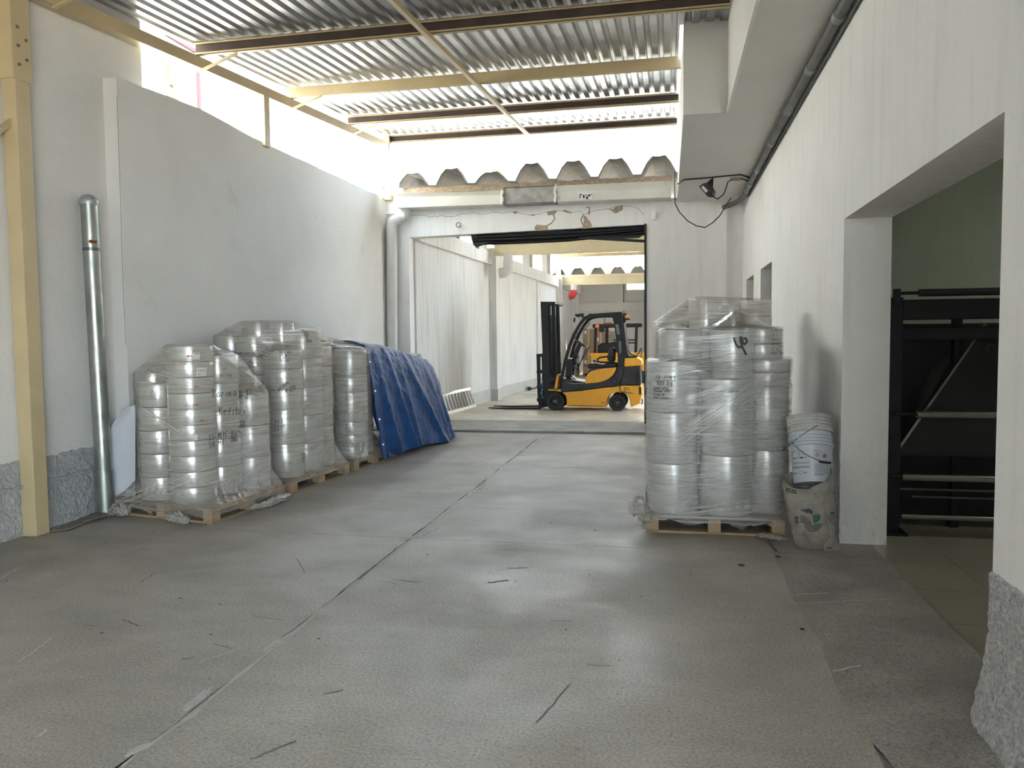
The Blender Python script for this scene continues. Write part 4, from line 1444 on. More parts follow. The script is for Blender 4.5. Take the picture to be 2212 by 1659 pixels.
def thick(pts, w):
    path = []
    for i in range(len(pts)-1):
        for t in range(6):
            a, b = pts[i], pts[i+1]
            p = at(a[0]+(b[0]-a[0])*t/6, a[1]+(b[1]-a[1])*t/6, 6.5)
            h, n, _, _ = bv.ray_cast(p+Vector((0, -.6, 0)), Vector((0, 1, 0)), 1.5)
            if h:
                path.append(h+Vector((0, -.006, 0)))
    mb.ribbon(path, w, (0, -1, 0))
thick([(1585, 729), (1589, 742), (1596, 751), (1603, 748), (1605, 738), (1602, 729), (1599, 728), (1602, 738), (1610, 744), (1615, 738), (1612, 731), (1605, 731)], .015)
thick([(1599, 729), (1603, 748), (1608, 757), (1614, 769)], .017)
mb.build('marker_sign', M['ink'], w4)
# plastic sheet domed over the top
def dome(u, v):
    x = -.02+.98*u
    y = 6.62+.75*v
    z = 1.70+.16*math.exp(-((u-.63)/.2)**2)*math.sin(v*math.pi*.9+.25)+.006*noise.noise((u*9, v*9, 3))-.012
    return Vector((x, y, z))
tag(MB().grid(dome, 40, 20).build('top_sheet', M['scrap'], None, True), 'loose plastic sheet domed over the top of the big right load', 'plastic sheet')
R5 = []
N5 = (1.0, 7.82)
pallet('slatted wooden pallet behind the big right load', N5, F1, F2, 1.05, 1.2, 'pallets by the right wall', 'wooddark')
G5 = 'film rolls on the rear right pallet'
stack(.06, 8.2, DZ0, [(.19, .41)]*4, 'roll', 'left stack on rear right pallet', G5, R5)
H5 = stack(.375, 8.03, DZ0, [(.165, .62)]*3, 'roll', 'tall stack on rear right pallet', G5, R5)
stack(.66, 8.28, DZ0, [(.16, .60)]*3, 'roll', 'middle stack on rear right pallet', G5, R5)
stack(.86, 8.02, DZ0, [(.14, .61)]*3, 'rollw', 'right stack on rear right pallet', G5, R5)
base5 = [loc(N5, F1, F2, a, b) for a, b in ((0, 0), (1.05, 0), (1.05, 1.2), (0, 1.2))]
w5 = wrap('yellowish stretch film round the rear right load with roll tops showing', [[q[:5] for q in R5]], base5, .15, seed=21.7, zs=.4)

scrap([(-.30, 6.50, .22), (-.22, 6.40, .20), (-.16, 6.46, .12), (-.19, 6.5, .05)], .11, 'bunched torn film hanging at left foot of the big right load', 3.3, flat=1.2)
scrap([(.70, 6.36, .03), (.80, 6.34, .03), (.93, 6.30, .02)], .06, 'grey crumpled film strip on the floor before the right pallet', 6.1, m='scrap')
scrap([(-4.45, 6.13, .05), (-4.30, 6.08, .05), (-4.18, 6.07, .03)], .075, 'clump of torn film on front of the nearest left pallet', 1.9, flat=1)
scrap([(-5.18, 6.29, .05), (-5.02, 6.26, .06), (-4.92, 6.24, .05)], .09, 'clump of torn film at left corner of the nearest left pallet', 2.7, flat=1)
scrap([(-3.86, 6.55, .05), (-3.82, 6.8, .04), (-3.80, 7.1, .05), (-3.82, 7.3, .04)], .05, 'ragged film ends along right side of the nearest left pallet', 7.4, flat=1.1)

# ================================================================ blue tarpaulin
M['tarp'] = mat('blue_tarpaulin', (.011, .066, .225), .44, bump=.75, bscale=24, var=.25, vscale=6, bdist=.016,
                wear=((.07, .17, .40), 6, .64, .5), spec=.35, detail=8)
def lerps(t, pts):
    for i in range(len(pts)-1):
        if t <= pts[i+1][0]:
            a, b = pts[i], pts[i+1]
            f = (t-a[0])/(b[0]-a[0])
            f = f*f*(3-2*f) if False else f
            return a[1]+(b[1]-a[1])*f
    return pts[-1][1]
def tarp(u, v):
    y = 9.38+3.45*u
    zt = lerps(u, [(0, 1.60), (.25, 1.565), (.45, 1.46), (.60, 1.39), (.72, 1.34), (.80, 1.20), (.87, .93), (.93, .45), (1, .06)])
    xe = lerps(u, [(0, -3.84), (.3, -3.86), (.6, -3.80), (.75, -3.80), (.9, -3.74), (1, -3.75)])
    xb = lerps(u, [(0, -3.67), (.25, -3.56), (.5, -3.46), (.62, -3.40), (.72, -3.46), (.85, -3.52), (1, -3.66)])
    zb = lerps(u, [(0, .055), (.15, .07), (.45, .06), (.55, .02), (1, .012)])
    fold = .25*math.sin(u*30+2*math.sin(u*9)+v*1.2)-.35
    tt = max(0, (v-.34)/.66)
    for (u0, u1, w_, a_) in ((.09, .12, .028, 1.1), (.20, .29, .032, 1.3), (.33, .36, .03, .8), (.40, .60, .035, 1.3), (.62, .70, .03, .9), (.74, .83, .028, 1.0)):
        d_ = u-(u0+(u1-u0)*tt)
        fold += a_*math.exp(-(d_/w_)**2)*(1.0 if d_ < 0 else .9)
    if v < .34:            # over the top, from the wall to the edge
        t = v/.34
        x = -4.95+(xe+4.95)*t
        z = zt+.07*(1-t)*max(0, 1-u*1.6)+.03*math.sin(t*9+u*14)*(1-t)*t*2-.05*max(0, t-.85)/.15*.6
        q = Vector((x, y-.25*(1-t)*min(1, u*2), z+.012*noise.noise((x*6, y*6, 0))))
    else:
        t = (v-.34)/.66
        b = t**.8
        x = xe+(xb-xe)*b+.06*math.sin(min(1, t*2.2)*math.pi/2)*0
        x += fold*(.012+.085*t)*(1-.4*u)
        z = (zt-.03)*(1-t)+zb*t
        k = max(0, t-.9)*10
        x += k*.03*noise.noise((u*14, 3, 0))+.05*k*max(0, u-.5)
        yy = y+.05*t*math.sin(u*12)+(.16*t if u < .05 else .16*t*(1-(u-.05)*1.05))
        q = Vector((x, yy, z+.02*noise.noise((u*20, t*3, 7))*t))
    q.x += .012*noise.noise((q.y*7, q.z*7, 2))+.007*noise.noise((q.y*17, q.z*15, 4))
    q.z = max(q.z, .008+.02*abs(noise.noise((u*30, v*9, 1)))*(v > .95))
    return q
tp = MB().grid(tarp, 190, 110).build('tarpaulin', M['tarp'], None, 60)
tag(tp, 'crumpled blue tarpaulin draped over the loads by the left wall', 'tarpaulin')
md = tp.modifiers.new('thick', 'SOLIDIFY')
md.thickness = .004
M['tarphem'] = mat('blue_tarp_hem', (.015, .085, .30), .42, bump=.4, bscale=40, var=.15, vscale=8)
M['brass'] = mat('grommet_metal', (.6, .6, .55), .35, 1.)
hem = MB()
path = [tarp(.004, .34+.66*k/40)+Vector((.010, -.012, 0)) for k in range(41)]
path2 = [tarp(.024, .34+.66*k/40)+Vector((.012, -.0, 0)) for k in range(41)]
hem.poly([p for a, b in zip(path, path2) for p in (a, b)], [(2*i, 2*i+1, 2*i+3, 2*i+2) for i in range(40)])
hem.build('hem', M['tarphem'], tp, True)
for k in (6, 16, 26, 35):
    p = (path[k]+path2[k])/2+Vector((.006, -.012, 0))
    MB().tube([p+Vector((.0, .006, 0)), p+Vector((.002, -.004, 0))], .013, 12).build('grommet', M['brass'], tp, True)
MB().prism([tarp(.05, .985)+Vector(d) for d in ((.01, -.02, .02), (.03, .03, .02), (.05, .05, -.03), (.035, -.01, -.045))], (0, .004, 0)).build('strap_end', M['tarphem'], tp)
MB().lathe([(.0, .0), (.08, .0), (.085, .03), (.0, .035)], 24, Matrix.Translation((-3.97, 11.55, 1.355)) @ Matrix.Rotation(.5, 4, 'Y'), close=False)
r_ = stack(-3.92, 11.62, 1.355, [(.13, .055)], 'rollw', 'gap of the blue tarpaulin', 'roll under the tarpaulin', [])
r_[0]['label'] = 'grey roll end poking through a gap in the blue tarpaulin'

# ================================================================ forklifts
FY = 17.1          # near side of the forklift
FX = -2.446
def U(zx, zy, d=0.0):
    """side-view drawing coordinates (zoomed crop) -> world; d = depth from the near side"""
    return Vector((FX+(zx-1006.5)/536.4, FY+d, (1482-zy)/536.4))
FW = 1.05
fl = thing('forklift', 'yellow and black forklift standing side-on in the big opening', 'forklift', (FX+.7, FY+.5, 0))
def ext(name, pts, d0, d1, m, parent=None, bev=0.):
    mb = MB().prism([U(x, y, d0) for x, y in pts], (0, d1-d0, 0))
    o = mb.build(name, M[m], parent or fl)
    if bev:
        b = o.modifiers.new('bevel', 'BEVEL')
        b.width = bev
        b.segments = 2
        b.limit_method = 'ANGLE'
    return o
def arch(cx, cy, r, a0, a1, n=10):
    return [(cx+r*math.cos(math.radians(a0+(a1-a0)*i/n)), cy-r*math.sin(math.radians(a0+(a1-a0)*i/n))) for i in range(n+1)]
# main side frame between the wheels
ext('side_frame', [(1075, 1262), (1330, 1238), (1762, 1182), (1768, 1275)] + arch(1735, 1385, 128, 78, 178) + [(1600, 1440), (1130, 1434), (1131, 1350), (1118, 1300)], .02, FW-.02, 'yellow', bev=.02)
# counterweight: lower yellow block, dark louvred band, upper yellow block
ext('counterweight', [(1768, 1180), (2020, 1178), (2026, 1300), (2008, 1388), (1896, 1436), (1884, 1378)] + arch(1735, 1385, 150, 10, 78), .0, FW, 'yellow', bev=.03)
bd = ext('engine_cover', [(1815, 957), (2004, 940), (2014, 1172), (1764, 1178), (1800, 1060)], .03, FW-.03, 'blackplastic', bev=.02)
ext('louvre_panel', [(1950, 1010), (1990, 1000), (1992, 1150), (1948, 1140)], .02, .04, 'black', bd)
ext('panel_seam', [(1802, 1112), (1880, 1100), (1881, 1103), (1803, 1115)], .022, .03, 'steel', bd)
ext('top_counterweight', [(1817, 853), (1962, 850), (2008, 872), (2026, 900), (2026, 942), (1817, 957)], .02, FW-.02, 'yellow', bev=.025)
# dark lower body with step, and the seat hood side panel
ext('lower_body', [(1068, 1092), (1150, 1106), (1212, 1142), (1352, 1150), (1360, 1085), (1700, 1085), (1745, 960), (1812, 960), (1798, 1062), (1760, 1178), (1330, 1234), (1060, 1256), (1050, 1180)], .03, FW-.03, 'blackplastic', bev=.015)
ext('hood_side_panel', [(1354, 1156), (1362, 1086), (1384, 1040), (1420, 1008), (1480, 990), (1600, 972), (1727, 962), (1712, 1010), (1680, 1060), (1630, 1100), (1570, 1128), (1500, 1145)], .005, .06, 'yellow', bev=.012)
ext('hood', [(1370, 1090), (1384, 1000), (1440, 975), (1725, 962), (1740, 1090)], .06, FW-.06, 'blackplastic', bev=.03)
ext('fuel_recess', [(1652, 1135), (1668, 1095), (1700, 1072), (1728, 1074), (1738, 1120), (1720, 1166)], .02, .035, 'black')
ext('fuel_cap', [(1685, 1125), (1705, 1118), (1716, 1132), (1700, 1145)], .005, .03, 'steel', bev=.008)
ext('step_plate', [(1112, 1146), (1350, 1146), (1350, 1156), (1216, 1160)], .0, .12, 'steel')
ext('step_edge', [(1075, 1250), (1330, 1228), (1330, 1240), (1075, 1262)], .005, .03, 'black')
ext('floor_plate', [(1090, 1098), (1360, 1140), (1360, 1150), (1090, 1110)], .1, FW-.1, 'steel')
ext('front_cowl', [(975, 1222), (1006, 1060), (1022, 1042), (1036, 1060), (1014, 1222)], .05, FW-.05, 'yellow', bev=.015)
ext('fender', [(910, 1226), (1000, 1230), (1065, 1246), (1064, 1256), (1000, 1242), (910, 1238)], .0, .26, 'yellow')
ext('frame_seam', [(1760, 1180), (1765, 1180), (1771, 1275), (1766, 1275)], .0, .018, 'black')
k = MB()
for (s, px, py, h) in (('BYL', 1818, 1236, .07), ('TLL', 1812, 1262, .03)):
    write(k, s, U(px, py, .0)+Vector((0, -.004, 0)), (1, 0, 0), (0, 0, 1), h, .008, None, (0, -1, 0))
for (a, b) in (((1810, 1255), (1900, 1262)), ((1850, 1268), (1940, 1270)), ((1540, 1380), (1600, 1384)), ((1160, 1418), (1580, 1424)), ((1650, 1200), (1730, 1192))):
    k.ribbon([U(*a, -.003), U(*b, -.003)], .010, (0, -1, 0))
k.build('scuff_marks', M['ink'], fl)
# wheels
def wheel(cx, cy, r, d, w, name):
    c = U(cx, cy, d)
    rr = r/536.4
    Mx = Matrix.Translation(c) @ Matrix.Rotation(-math.pi/2, 4, 'X')
    o = MB().lathe([(rr*.62, .0), (rr*.93, .0), (rr, .03), (rr, w-.03), (rr*.93, w), (rr*.62, w), (rr*.62, 0)], 40, Mx, False).build(name, M['blackrub'], fl, 35)
    MB().lathe([(.0, .05), (rr*.18, .045), (rr*.2, .06), (rr*.42, .07), (rr*.48, .02), (rr*.63, .012), (rr*.63, w-.01), (0, w-.01)], 32, Mx, False).build('hub', M['black'], o, 35)
    for i in range(7):
        a = i*2*math.pi/7
        p = c+Vector((math.cos(a)*rr*.33, .06, math.sin(a)*rr*.33))
        MB().tube([p, p+Vector((0, -.02, 0))], .016, 6).build('wheel_nut', M['steel'], o)
    MB().tube([c+Vector((0, .07, 0)), c+Vector((0, .02, 0))], rr*.16, 12).build('axle_cap', M['steel'], o, True)
wheel(990, 1370, 112, .0, .20, 'front_wheel'); wheel(990, 1370, 112, FW-.2, .20, 'front_wheel')
wheel(1735, 1385, 103, .03, .18, 'rear_wheel'); wheel(1735, 1385, 103, FW-.21, .18, 'rear_wheel')
# overhead guard
def guard(d):
    a = [(1034, 1222), (1052, 1080), (1095, 890), (1145, 710), (1205, 560), (1275, 440), (1335, 368), (1390, 335), (1450, 322), (1560, 316), (1790, 305)]
    b = [(1072, 1222), (1086, 1085), (1130, 895), (1180, 715), (1238, 575), (1305, 460), (1360, 395), (1410, 372), (1470, 362), (1560, 358), (1676, 358)]
    pts = a+[(1795, 325), (1795, 440), (1812, 760), (1815, 860), (1812, 962), (1740, 970), (1742, 860), (1735, 720), (1700, 450), (1676, 358)]+b[::-1][1:]
    ext('guard_side', pts, d, d+.07, 'black', bev=.008)
guard(.03); guard(FW-.10)
ext('guard_rear_post', [(1788, 440), (1812, 440), (1835, 640), (1845, 760), (1870, 830), (1960, 832), (1960, 850), (1820, 855)], .05, FW-.05, 'black')
for i, zx in enumerate((1310, 1400, 1490, 1580, 1670, 1770)):
    ext('guard_bar', [(zx, 318 if zx > 1350 else 350), (zx+20, 318 if zx > 1350 else 345), (zx+20, 332 if zx > 1350 else 362), (zx, 332 if zx > 1350 else 368)], .10, FW-.10, 'black')
ext('guard_vent', [(1715, 450), (1752, 455), (1768, 575), (1732, 570)], .022, .032, 'steel')
ext('guard_vent', [(1755, 655), (1780, 650), (1785, 780), (1760, 812)], .022, .032, 'steel')
ext('front_lamp', [(1235, 325), (1340, 318), (1335, 345), (1260, 362), (1245, 345)], -.02, .14, 'black')
ext('work_light', [(1222, 372), (1240, 366), (1234, 420), (1218, 424)], .0, .1, 'blackplastic')
ext('beacon_bracket', [(1800, 322), (1840, 320), (1846, 338), (1830, 430), (1806, 440)], .1, .2, 'black')
o = ext('beacon', [(1824, 352), (1836, 345), (1868, 348), (1876, 362), (1872, 384), (1826, 384)], .08, .22, 'orange', bev=.015)
ext('beacon_base', [(1818, 384), (1880, 384), (1886, 400), (1826, 404)], .08, .22, 'black', o)
# mast
for d in (.12, FW-.24):
    ext('mast_rail', [(812, 170), (900, 168), (914, 700), (925, 1440), (850, 1445), (832, 800)], d, d+.12, 'black')
    ext('inner_mast_rail', [(905, 205), (985, 205), (998, 900), (1002, 1060), (985, 1180), (925, 1440), (915, 800)], d+.03, d+.09, 'black')
    MB().tube([U(935, 215, d+.0), U(950, 1180, d+.0)], .024, 10).build('lift_cylinder', M['steel'], fl, True)
    MB().tube([U(935, 330, d), U(951, 1180, d)], .036, 10).build('cylinder_barrel', M['black'], fl, True)
    MB().tube([U(968, 215, d+.02), U(982, 1000, d+.02)], .011, 8).build('lift_chain', M['black'], fl)
ext('mast_top_plate', [(812, 165), (1030, 172), (1034, 205), (985, 210), (970, 200), (830, 205)], .1, FW-.1, 'black')
ext('mast_top_sticker', [(990, 172), (1028, 176), (1030, 196), (992, 198)], .094, .1, 'white')
for zy in (420, 780, 1120, 1390):
    ext('mast_crossmember', [(840, zy), (900, zy), (900, zy+45), (840, zy+45)], .24, FW-.24, 'black')
ext('tilt_bracket', [(870, 1050), (900, 1022), (985, 1090), (1020, 1070), (1010, 1130), (950, 1130), (920, 1150)], .06, .12, 'black')
for d in (.14, FW-.2):
    ext('backrest_upright', [(755, 798), (800, 798), (800, 1390), (765, 1390)], d, d+.05, 'black')
for zy in (800, 1000, 1180, 1340):
    ext('carriage_bar', [(758, zy), (835 if zy < 900 else 850, zy), (835 if zy < 900 else 850, zy+34), (758, zy+34)], .10, FW-.10, 'black')
for d in (.20, FW-.32):
    ext('fork', [(770, 1180), (800, 1180), (806, 1455), (786, 1482), (400, 1484), (135, 1470), (135, 1463), (400, 1462), (768, 1455)], d, d+.11, 'black', bev=.004)
MB().tube([U(818+14*math.sin(i*1.3), 1110+i*20, .13+.02*math.cos(i*2.1)) for i in range(14)], .012, 7).build('rope', mat('blue_rope', (.03, .22, .36), .8), fl, True)
for (p, n) in (([(1000, 780), (1015, 850), (1040, 900), (1055, 930)], 'hose'), ([(996, 830), (1022, 905), (1030, 1000), (1010, 1040)], 'hose'), ([(1836, 700), (1850, 760), (1900, 815), (1965, 832)], 'hose'), ([(1965, 815), (1990, 790), (2008, 745), (2014, 735)], 'hose'), ([(1960, 852), (1995, 900), (2006, 1000), (2010, 1170)], 'hose')):
    MB().tube([U(x, y, .18) for x, y in p], .013, 8).build(n, M['cable'], fl, True)
ext('valve', [(2008, 735), (2020, 728), (2028, 760), (2022, 850), (2006, 850), (2010, 790)], .15, .2, 'steel')
ext('rear_lamp', [(1988, 1192), (2018, 1196), (2020, 1285), (1990, 1284)], -.008, .02, 'blackplastic')
MB().tube([U(2004, 1352, .5), U(2020, 1360, .5), U(2022, 1400, .5), U(2012, 1420, .5)], .014, 8).build('tow_hook', M['black'], fl, True)
# seat, steering and dash
st_ = ext('seat', [(1370, 985), (1374, 930), (1400, 915), (1560, 932), (1620, 905), (1700, 900), (1740, 930), (1720, 965)], .28, .76, 'blackplastic', bev=.03)
ext('seat_back', [(1608, 830), (1622, 760), (1655, 725), (1688, 728), (1697, 760), (1694, 900), (1640, 900), (1606, 880)], .30, .74, 'blackplastic', st_, bev=.03)
MB().tube([U(x, y, .26) for x, y in ((1690, 840), (1600, 838), (1520, 848), (1490, 870), (1496, 895), (1530, 905), (1690, 905))], .022, 10).build('armrest', M['blackplastic'], st_, True)
MB().tube([U(1150, 1085, .52), U(1200, 830, .52), U(1262, 690, .52)], .05, 12).build('steering_column', M['blackplastic'], fl, True)
Ms = Matrix.Translation(U(1275, 680, .52)) @ Matrix.Rotation(R(35), 4, 'Y')
sw = MB().tube([Ms @ Vector((.17*math.cos(a), .17*math.sin(a), 0)) for a in [i*math.pi/12 for i in range(25)]], .014, 8).build('steering_wheel', M['blackplastic'], fl, True)
for a in (0, 2.1, 4.2):
    MB().tube([Ms @ Vector((0, 0, -.02)), Ms @ Vector((.165*math.cos(a), .165*math.sin(a), 0))], .010, 6).build('spoke', M['blackplastic'], sw)
ext('dashboard', [(1105, 1095), (1112, 900), (1130, 850), (1160, 860), (1180, 930), (1170, 1090)], .2, .85, 'blackplastic', bev=.03)
ext('reservoir', [(1115, 862), (1128, 830), (1160, 836), (1166, 862)], .16, .24, 'pvc', bev=.01)
for i, (x, y) in enumerate(((1340, 720), (1380, 712), (1215, 990), (1225, 940))):
    MB().tube([U(1225, 1010 - i*40, .6+.05*i), U(x, y, .6+.05*i)], .010, 6).build('lever', M['black'], fl, True)
for i, (x, y, r_) in enumerate(((1205, 800, .035), (1232, 835, .03), (1190, 880, .045), (1222, 900, .03), (1175, 960, .04), (1205, 960, .03))):
    MB().tube([U(x, y, .30), U(x+6, y+8, .62)], r_, 8).build('control_box', M['black'], fl)
for i in range(2):
    ext('pedal', [(1130, 1040+i*6), (1170, 1060+i*6), (1225, 1110+i*6), (1215, 1116+i*6)], .35+.2*i, .45+.2*i, 'steel')
MB().tube([U(1192, 640, .05), U(1222, 590, .05), U(1238, 610, .05)], .02, 8).build('grab_handle', M['black'], fl, True)
MB().tube([U(1310, 520, .6), U(1388, 418, .6)], .008, 6).build('mirror_arm', M['black'], fl)
tube = MB()
tube.tube([U(1450, 892, .33), U(1450, 892, .33)+Vector((.05, .38, .0))], .043, 20)
tube = tube.build('cardboard_tube', mat('beige_tube', (.62, .56, .46), .7), None, 30)
MB().tube([U(1450, 892, .328), U(1450, 892, .34)], .028, 16).build('tube_bore', M['black'], tube)
tag(tube, 'beige cardboard tube lying on the seat of the yellow forklift', 'tube')

# ---- second forklift further back in the hall
BY = 27.5
def V(px, py, d=0.):
    return at(px, py, BY+d)
f2 = thing('forklift', 'older yellow forklift with open dark cab, parked behind the nearer one', 'forklift', at(1335, 820, BY))
def ex2(name, pts, d0, d1, m, bev=.0, parent=None):
    o = MB().prism([V(x, y, d0) for x, y in pts], (0, d1-d0, 0)).build(name, M[m], parent or f2)
    if bev:
        b = o.modifiers.new('bevel', 'BEVEL')
        b.width = bev
        b.segments = 2
    return o
gz = onz(1335, 816).y
ex2('body', [(1276, 767), (1400, 765), (1402, 802), (1276, 806)], 0, 1.1, 'yellow', .04)
ex2('body_top', [(1274, 763), (1400, 761), (1400, 768), (1274, 769)], -.03, 1.13, 'yellow', .02)
ex2('counterweight', [(1384, 770), (1408, 772), (1408, 804), (1384, 806)], .05, 1.05, 'yellow', .05)
ex2('engine_hood', [(1291, 745), (1330, 738), (1356, 742), (1358, 764), (1291, 764)], .25, .85, 'black', .03)
ex2('seat', [(1296, 764), (1296, 742), (1306, 740), (1310, 752), (1326, 754), (1326, 764)], .3, .8, 'blackplastic', .03)
for px in (1284, 1372):
    for d in (.06, .98):
        ex2('guard_post', [(px, 703), (px+6, 703), (px+4, 766), (px-2, 766)], d, d+.06, 'black')
ex2('guard_post', [(1308, 705), (1314, 705), (1313, 764), (1308, 764)], .9, .96, 'black')
ex2('guard_roof', [(1280, 700), (1386, 698), (1386, 706), (1280, 708)], 0, 1.1, 'black', .02)
ex2('cross_rail', [(1325, 733), (1372, 733), (1372, 736), (1325, 736)], .1, .14, 'black')
ex2('cross_rail', [(1325, 739), (1372, 739), (1372, 742), (1325, 742)], .1, .14, 'black')
ex2('beacon', [(1303, 697), (1322, 696), (1322, 700), (1303, 700)], .4, .55, 'red', .02)
ex2('side_lamp', [(1286, 701), (1294, 701), (1294, 708), (1286, 708)], -.03, .02, 'orange', .01)
MB().lathe([(0, 0), (.1, .01), (.1, .05), (0, .06)], 20, Matrix.Translation(V(1300, 712, -.05)) @ Matrix.Rotation(math.pi/2, 4, 'X'), False).build('mirror', M['black'], f2, 30)
MB().tube([V(1292, 764, .5), V(1300, 748, .5)], .03, 8).build('steering_column', M['black'], f2)
for px in (1298, 1388):
    for d in (0, .9):
        c = V(px, 806, d)
        c.z = .24
        MB().lathe([(0, 0), (.2, .0), (.24, .03), (.24, .17), (.2, .2), (0, .2)], 24, Matrix.Translation(c) @ Matrix.Rotation(-math.pi/2, 4, 'X'), False).build('wheel', M['blackrub'], f2, 30)

# ---- wrapped boxes and odds and ends in the hall
HB = 32.8
bx0 = at(1259, 806, HB)
px1 = thing('pallet', 'wooden pallet under the stacked cartons at end of the hall wall', 'pallet', (bx0.x+.5, HB+.5, 0))
for i in range(5):
    MB().box((bx0.x, HB+.24*i, .10), (bx0.x+1.05, HB+.24*i+.2, .125)).build('deck_board', M['wooddark'], px1)
for a in (0, .48, .95):
    MB().box((bx0.x+a, HB, .0), (bx0.x+a+.1, HB+1.15, .098)).build('stringer', M['wooddark'], px1)
for c in range(2):
    for r_ in range(6):
        x = bx0.x+.01+c*.52
        z = .13+r_*.315
        bxo = MB().bbox((x, HB+.01, z), (x+.505, HB+1.1, z+.305), .008).build('carton', M['card'])
        tag(bxo, f'brown carton, {("bottom", "second from bottom", "third from bottom", "third from top", "second from top", "topmost")[r_]} of the {("left", "right")[c]} stack at end of hall', 'carton', 'cartons stacked in the hall')
        MB().box((x+.21, HB+.008, z+.002), (x+.27, HB+.0099, z+.303)).build('tape', M['white'] if False else M['tanlt'], bxo)
        if (r_+c) % 2:
            MB().box((x+.06, HB+.007, z+.1), (x+.16, HB+.0095, z+.24)).build('label', M['white'], bxo)
x0 = at(1306, 740, 33.6)
o = MB().bbox((x0.x, 33.6, 0.0), (x0.x+.7, 34.4, at(1306, 716, 33.6).z), .03).build('wrapped_load', M['scrap'])
tag(o, 'pale film wrapped load standing right of the cartons in the hall', 'load')

# ---- aluminium ladder on its side against the hall wall
ld = thing('ladder', 'short aluminium ladder lying on its side against the hall wall', 'ladder', (-4.75, 16.6, 0))
a0, a1 = Vector((-4.70, 15.75, .03)), Vector((-4.53, 17.95, .03))
up = Vector((-.13, 0.01, .40))
for o_ in (Vector(), up):
    MB().bar(a0+o_, a1+o_, .022, .065, up).build('rail', M['alu'], ld)
for i in range(11):
    t = .04+.092*i
    p = a0.lerp(a1, t)
    MB().bar(p, p+up, .032, .03, (0, 1, 0)).build('rung', M['alu'], ld)
bk_ = MB().bbox(at(1139, 845, 23.6), at(1148, 837, 23.8), .01).build('power_plug', M['blackplastic'])
MB().tube([at(1147, 842, 23.7), at(1160, 839, 23.9), at(1175, 838, 23.9)], .02, 6).build('lead', M['cable'], bk_)
bk_.location.z -= at(1139, 845, 23.6).z-.012
tag(bk_, 'small black plug with lead on the hall floor by the wall', 'plug')

# ================================================================ near left: capped pipe, cardboard, white sheet
pp = thing('capped_pipe', 'tall galvanised capped pipe standing by the left wall corner', 'pipe', (-5.24, 6.3, 0))
pa, pz = Vector((-5.215, 6.30, 0)), Vector((-5.262, 6.30, 2.93))
MB().tube([pa.lerp(pz, t/10) for t in range(11)], .072, 28).build('tube', M['galvpipe'], pp, True)
MB().tube([pa, pa.lerp(pz, .145)], .081, 28).build('foot_sleeve', M['galvpipe'], pp, True)
MB().lathe([(.078, -.03), (.082, -.012), (.082, .0), (.076, .02), (.06, .045), (.035, .062), (0, .07)], 28, Matrix.Translation(pz), False).build('dome_cap', M['galvdull'], pp, True)
MB().tube([pa.lerp(pz, .845), pa.lerp(pz, .855)], .0735, 28).build('seam_ring', M['steel'], pp, True)
q = pa.lerp(pz, .868)
MB().prism([q+Vector((.045, -.066, 0)), q+Vector((.078, -.02, .0)), q+Vector((.08, -.01, .025)), q+Vector((.05, -.07, .028)), q+Vector((.03, -.073, .015))], (.006, -.006, 0)).build('rust_patch', M['rust'], pp)
cb = MB()
for (pts, z) in (([(112, 1148), (150, 1143), (225, 1116), (195, 1112)], .012), ([(178, 1128), (235, 1113), (222, 1106), (196, 1110)], .03)):
    cb.prism([onz(x, y, z) for x, y in pts], (0, 0, .006))
tag(cb.build('cardboard_piece', M['cardgrey']), 'dusty flattened cardboard on the floor at foot of the capped pipe', 'cardboard')
def sheet_fn(u, v):
    pl = 241-9*math.sin(min(1, v*1.1)*math.pi)+30*max(0, (v-.7)/.3)**2.2
    px = pl+(292-pl)*u
    py = 1086+(880-1086)*v-6*u*v
    p = at(px, py, 6.42+.08*u)
    return Vector((p.x, p.y+.03*math.sin(u*3), p.z))
M['sheet'] = mat('white_sheet', (.66, .67, .70), .6, var=.03)
o = MB().grid(sheet_fn, 20, 24).build('white_sheet', M['sheet'], None, True)
md = o.modifiers.new('thick', 'SOLIDIFY')
md.thickness = .004
tag(o, 'curved white sheet standing between the capped pipe and nearest wrapped load', 'sheet')

# ================================================================ right: sack with nested buckets
def ray_to(bv, px, py, off=.003):
    d = ((px-1106)*CR-(py-829.5)*CU+FPX*_f).normalized()
    h, n, _, _ = bv.ray_cast(CAM, d, 40)
    return None if h is None else h-d*off
def decal_line(mb, bv, pts, w, off=.003, step=1.5):
    path = []
    for i in range(len(pts)-1):
        a, b = pts[i], pts[i+1]
        n = max(1, int(math.hypot(b[0]-a[0], b[1]-a[1])/step))
        for t in range(n+(i == len(pts)-2)):
            h = ray_to(bv, a[0]+(b[0]-a[0])*t/n, a[1]+(b[1]-a[1])*t/n, off)
            if h:
                path.append(h)
    if len(path) > 1:
        mb.ribbon(path, w, (-.2, -1, .1))
def decal_poly(mb, bv, pts, off=.003):
    q = [ray_to(bv, x, y, off) for x, y in pts]
    if all(p is not None for p in q):
        mb.poly(q, [tuple(range(len(q)))])

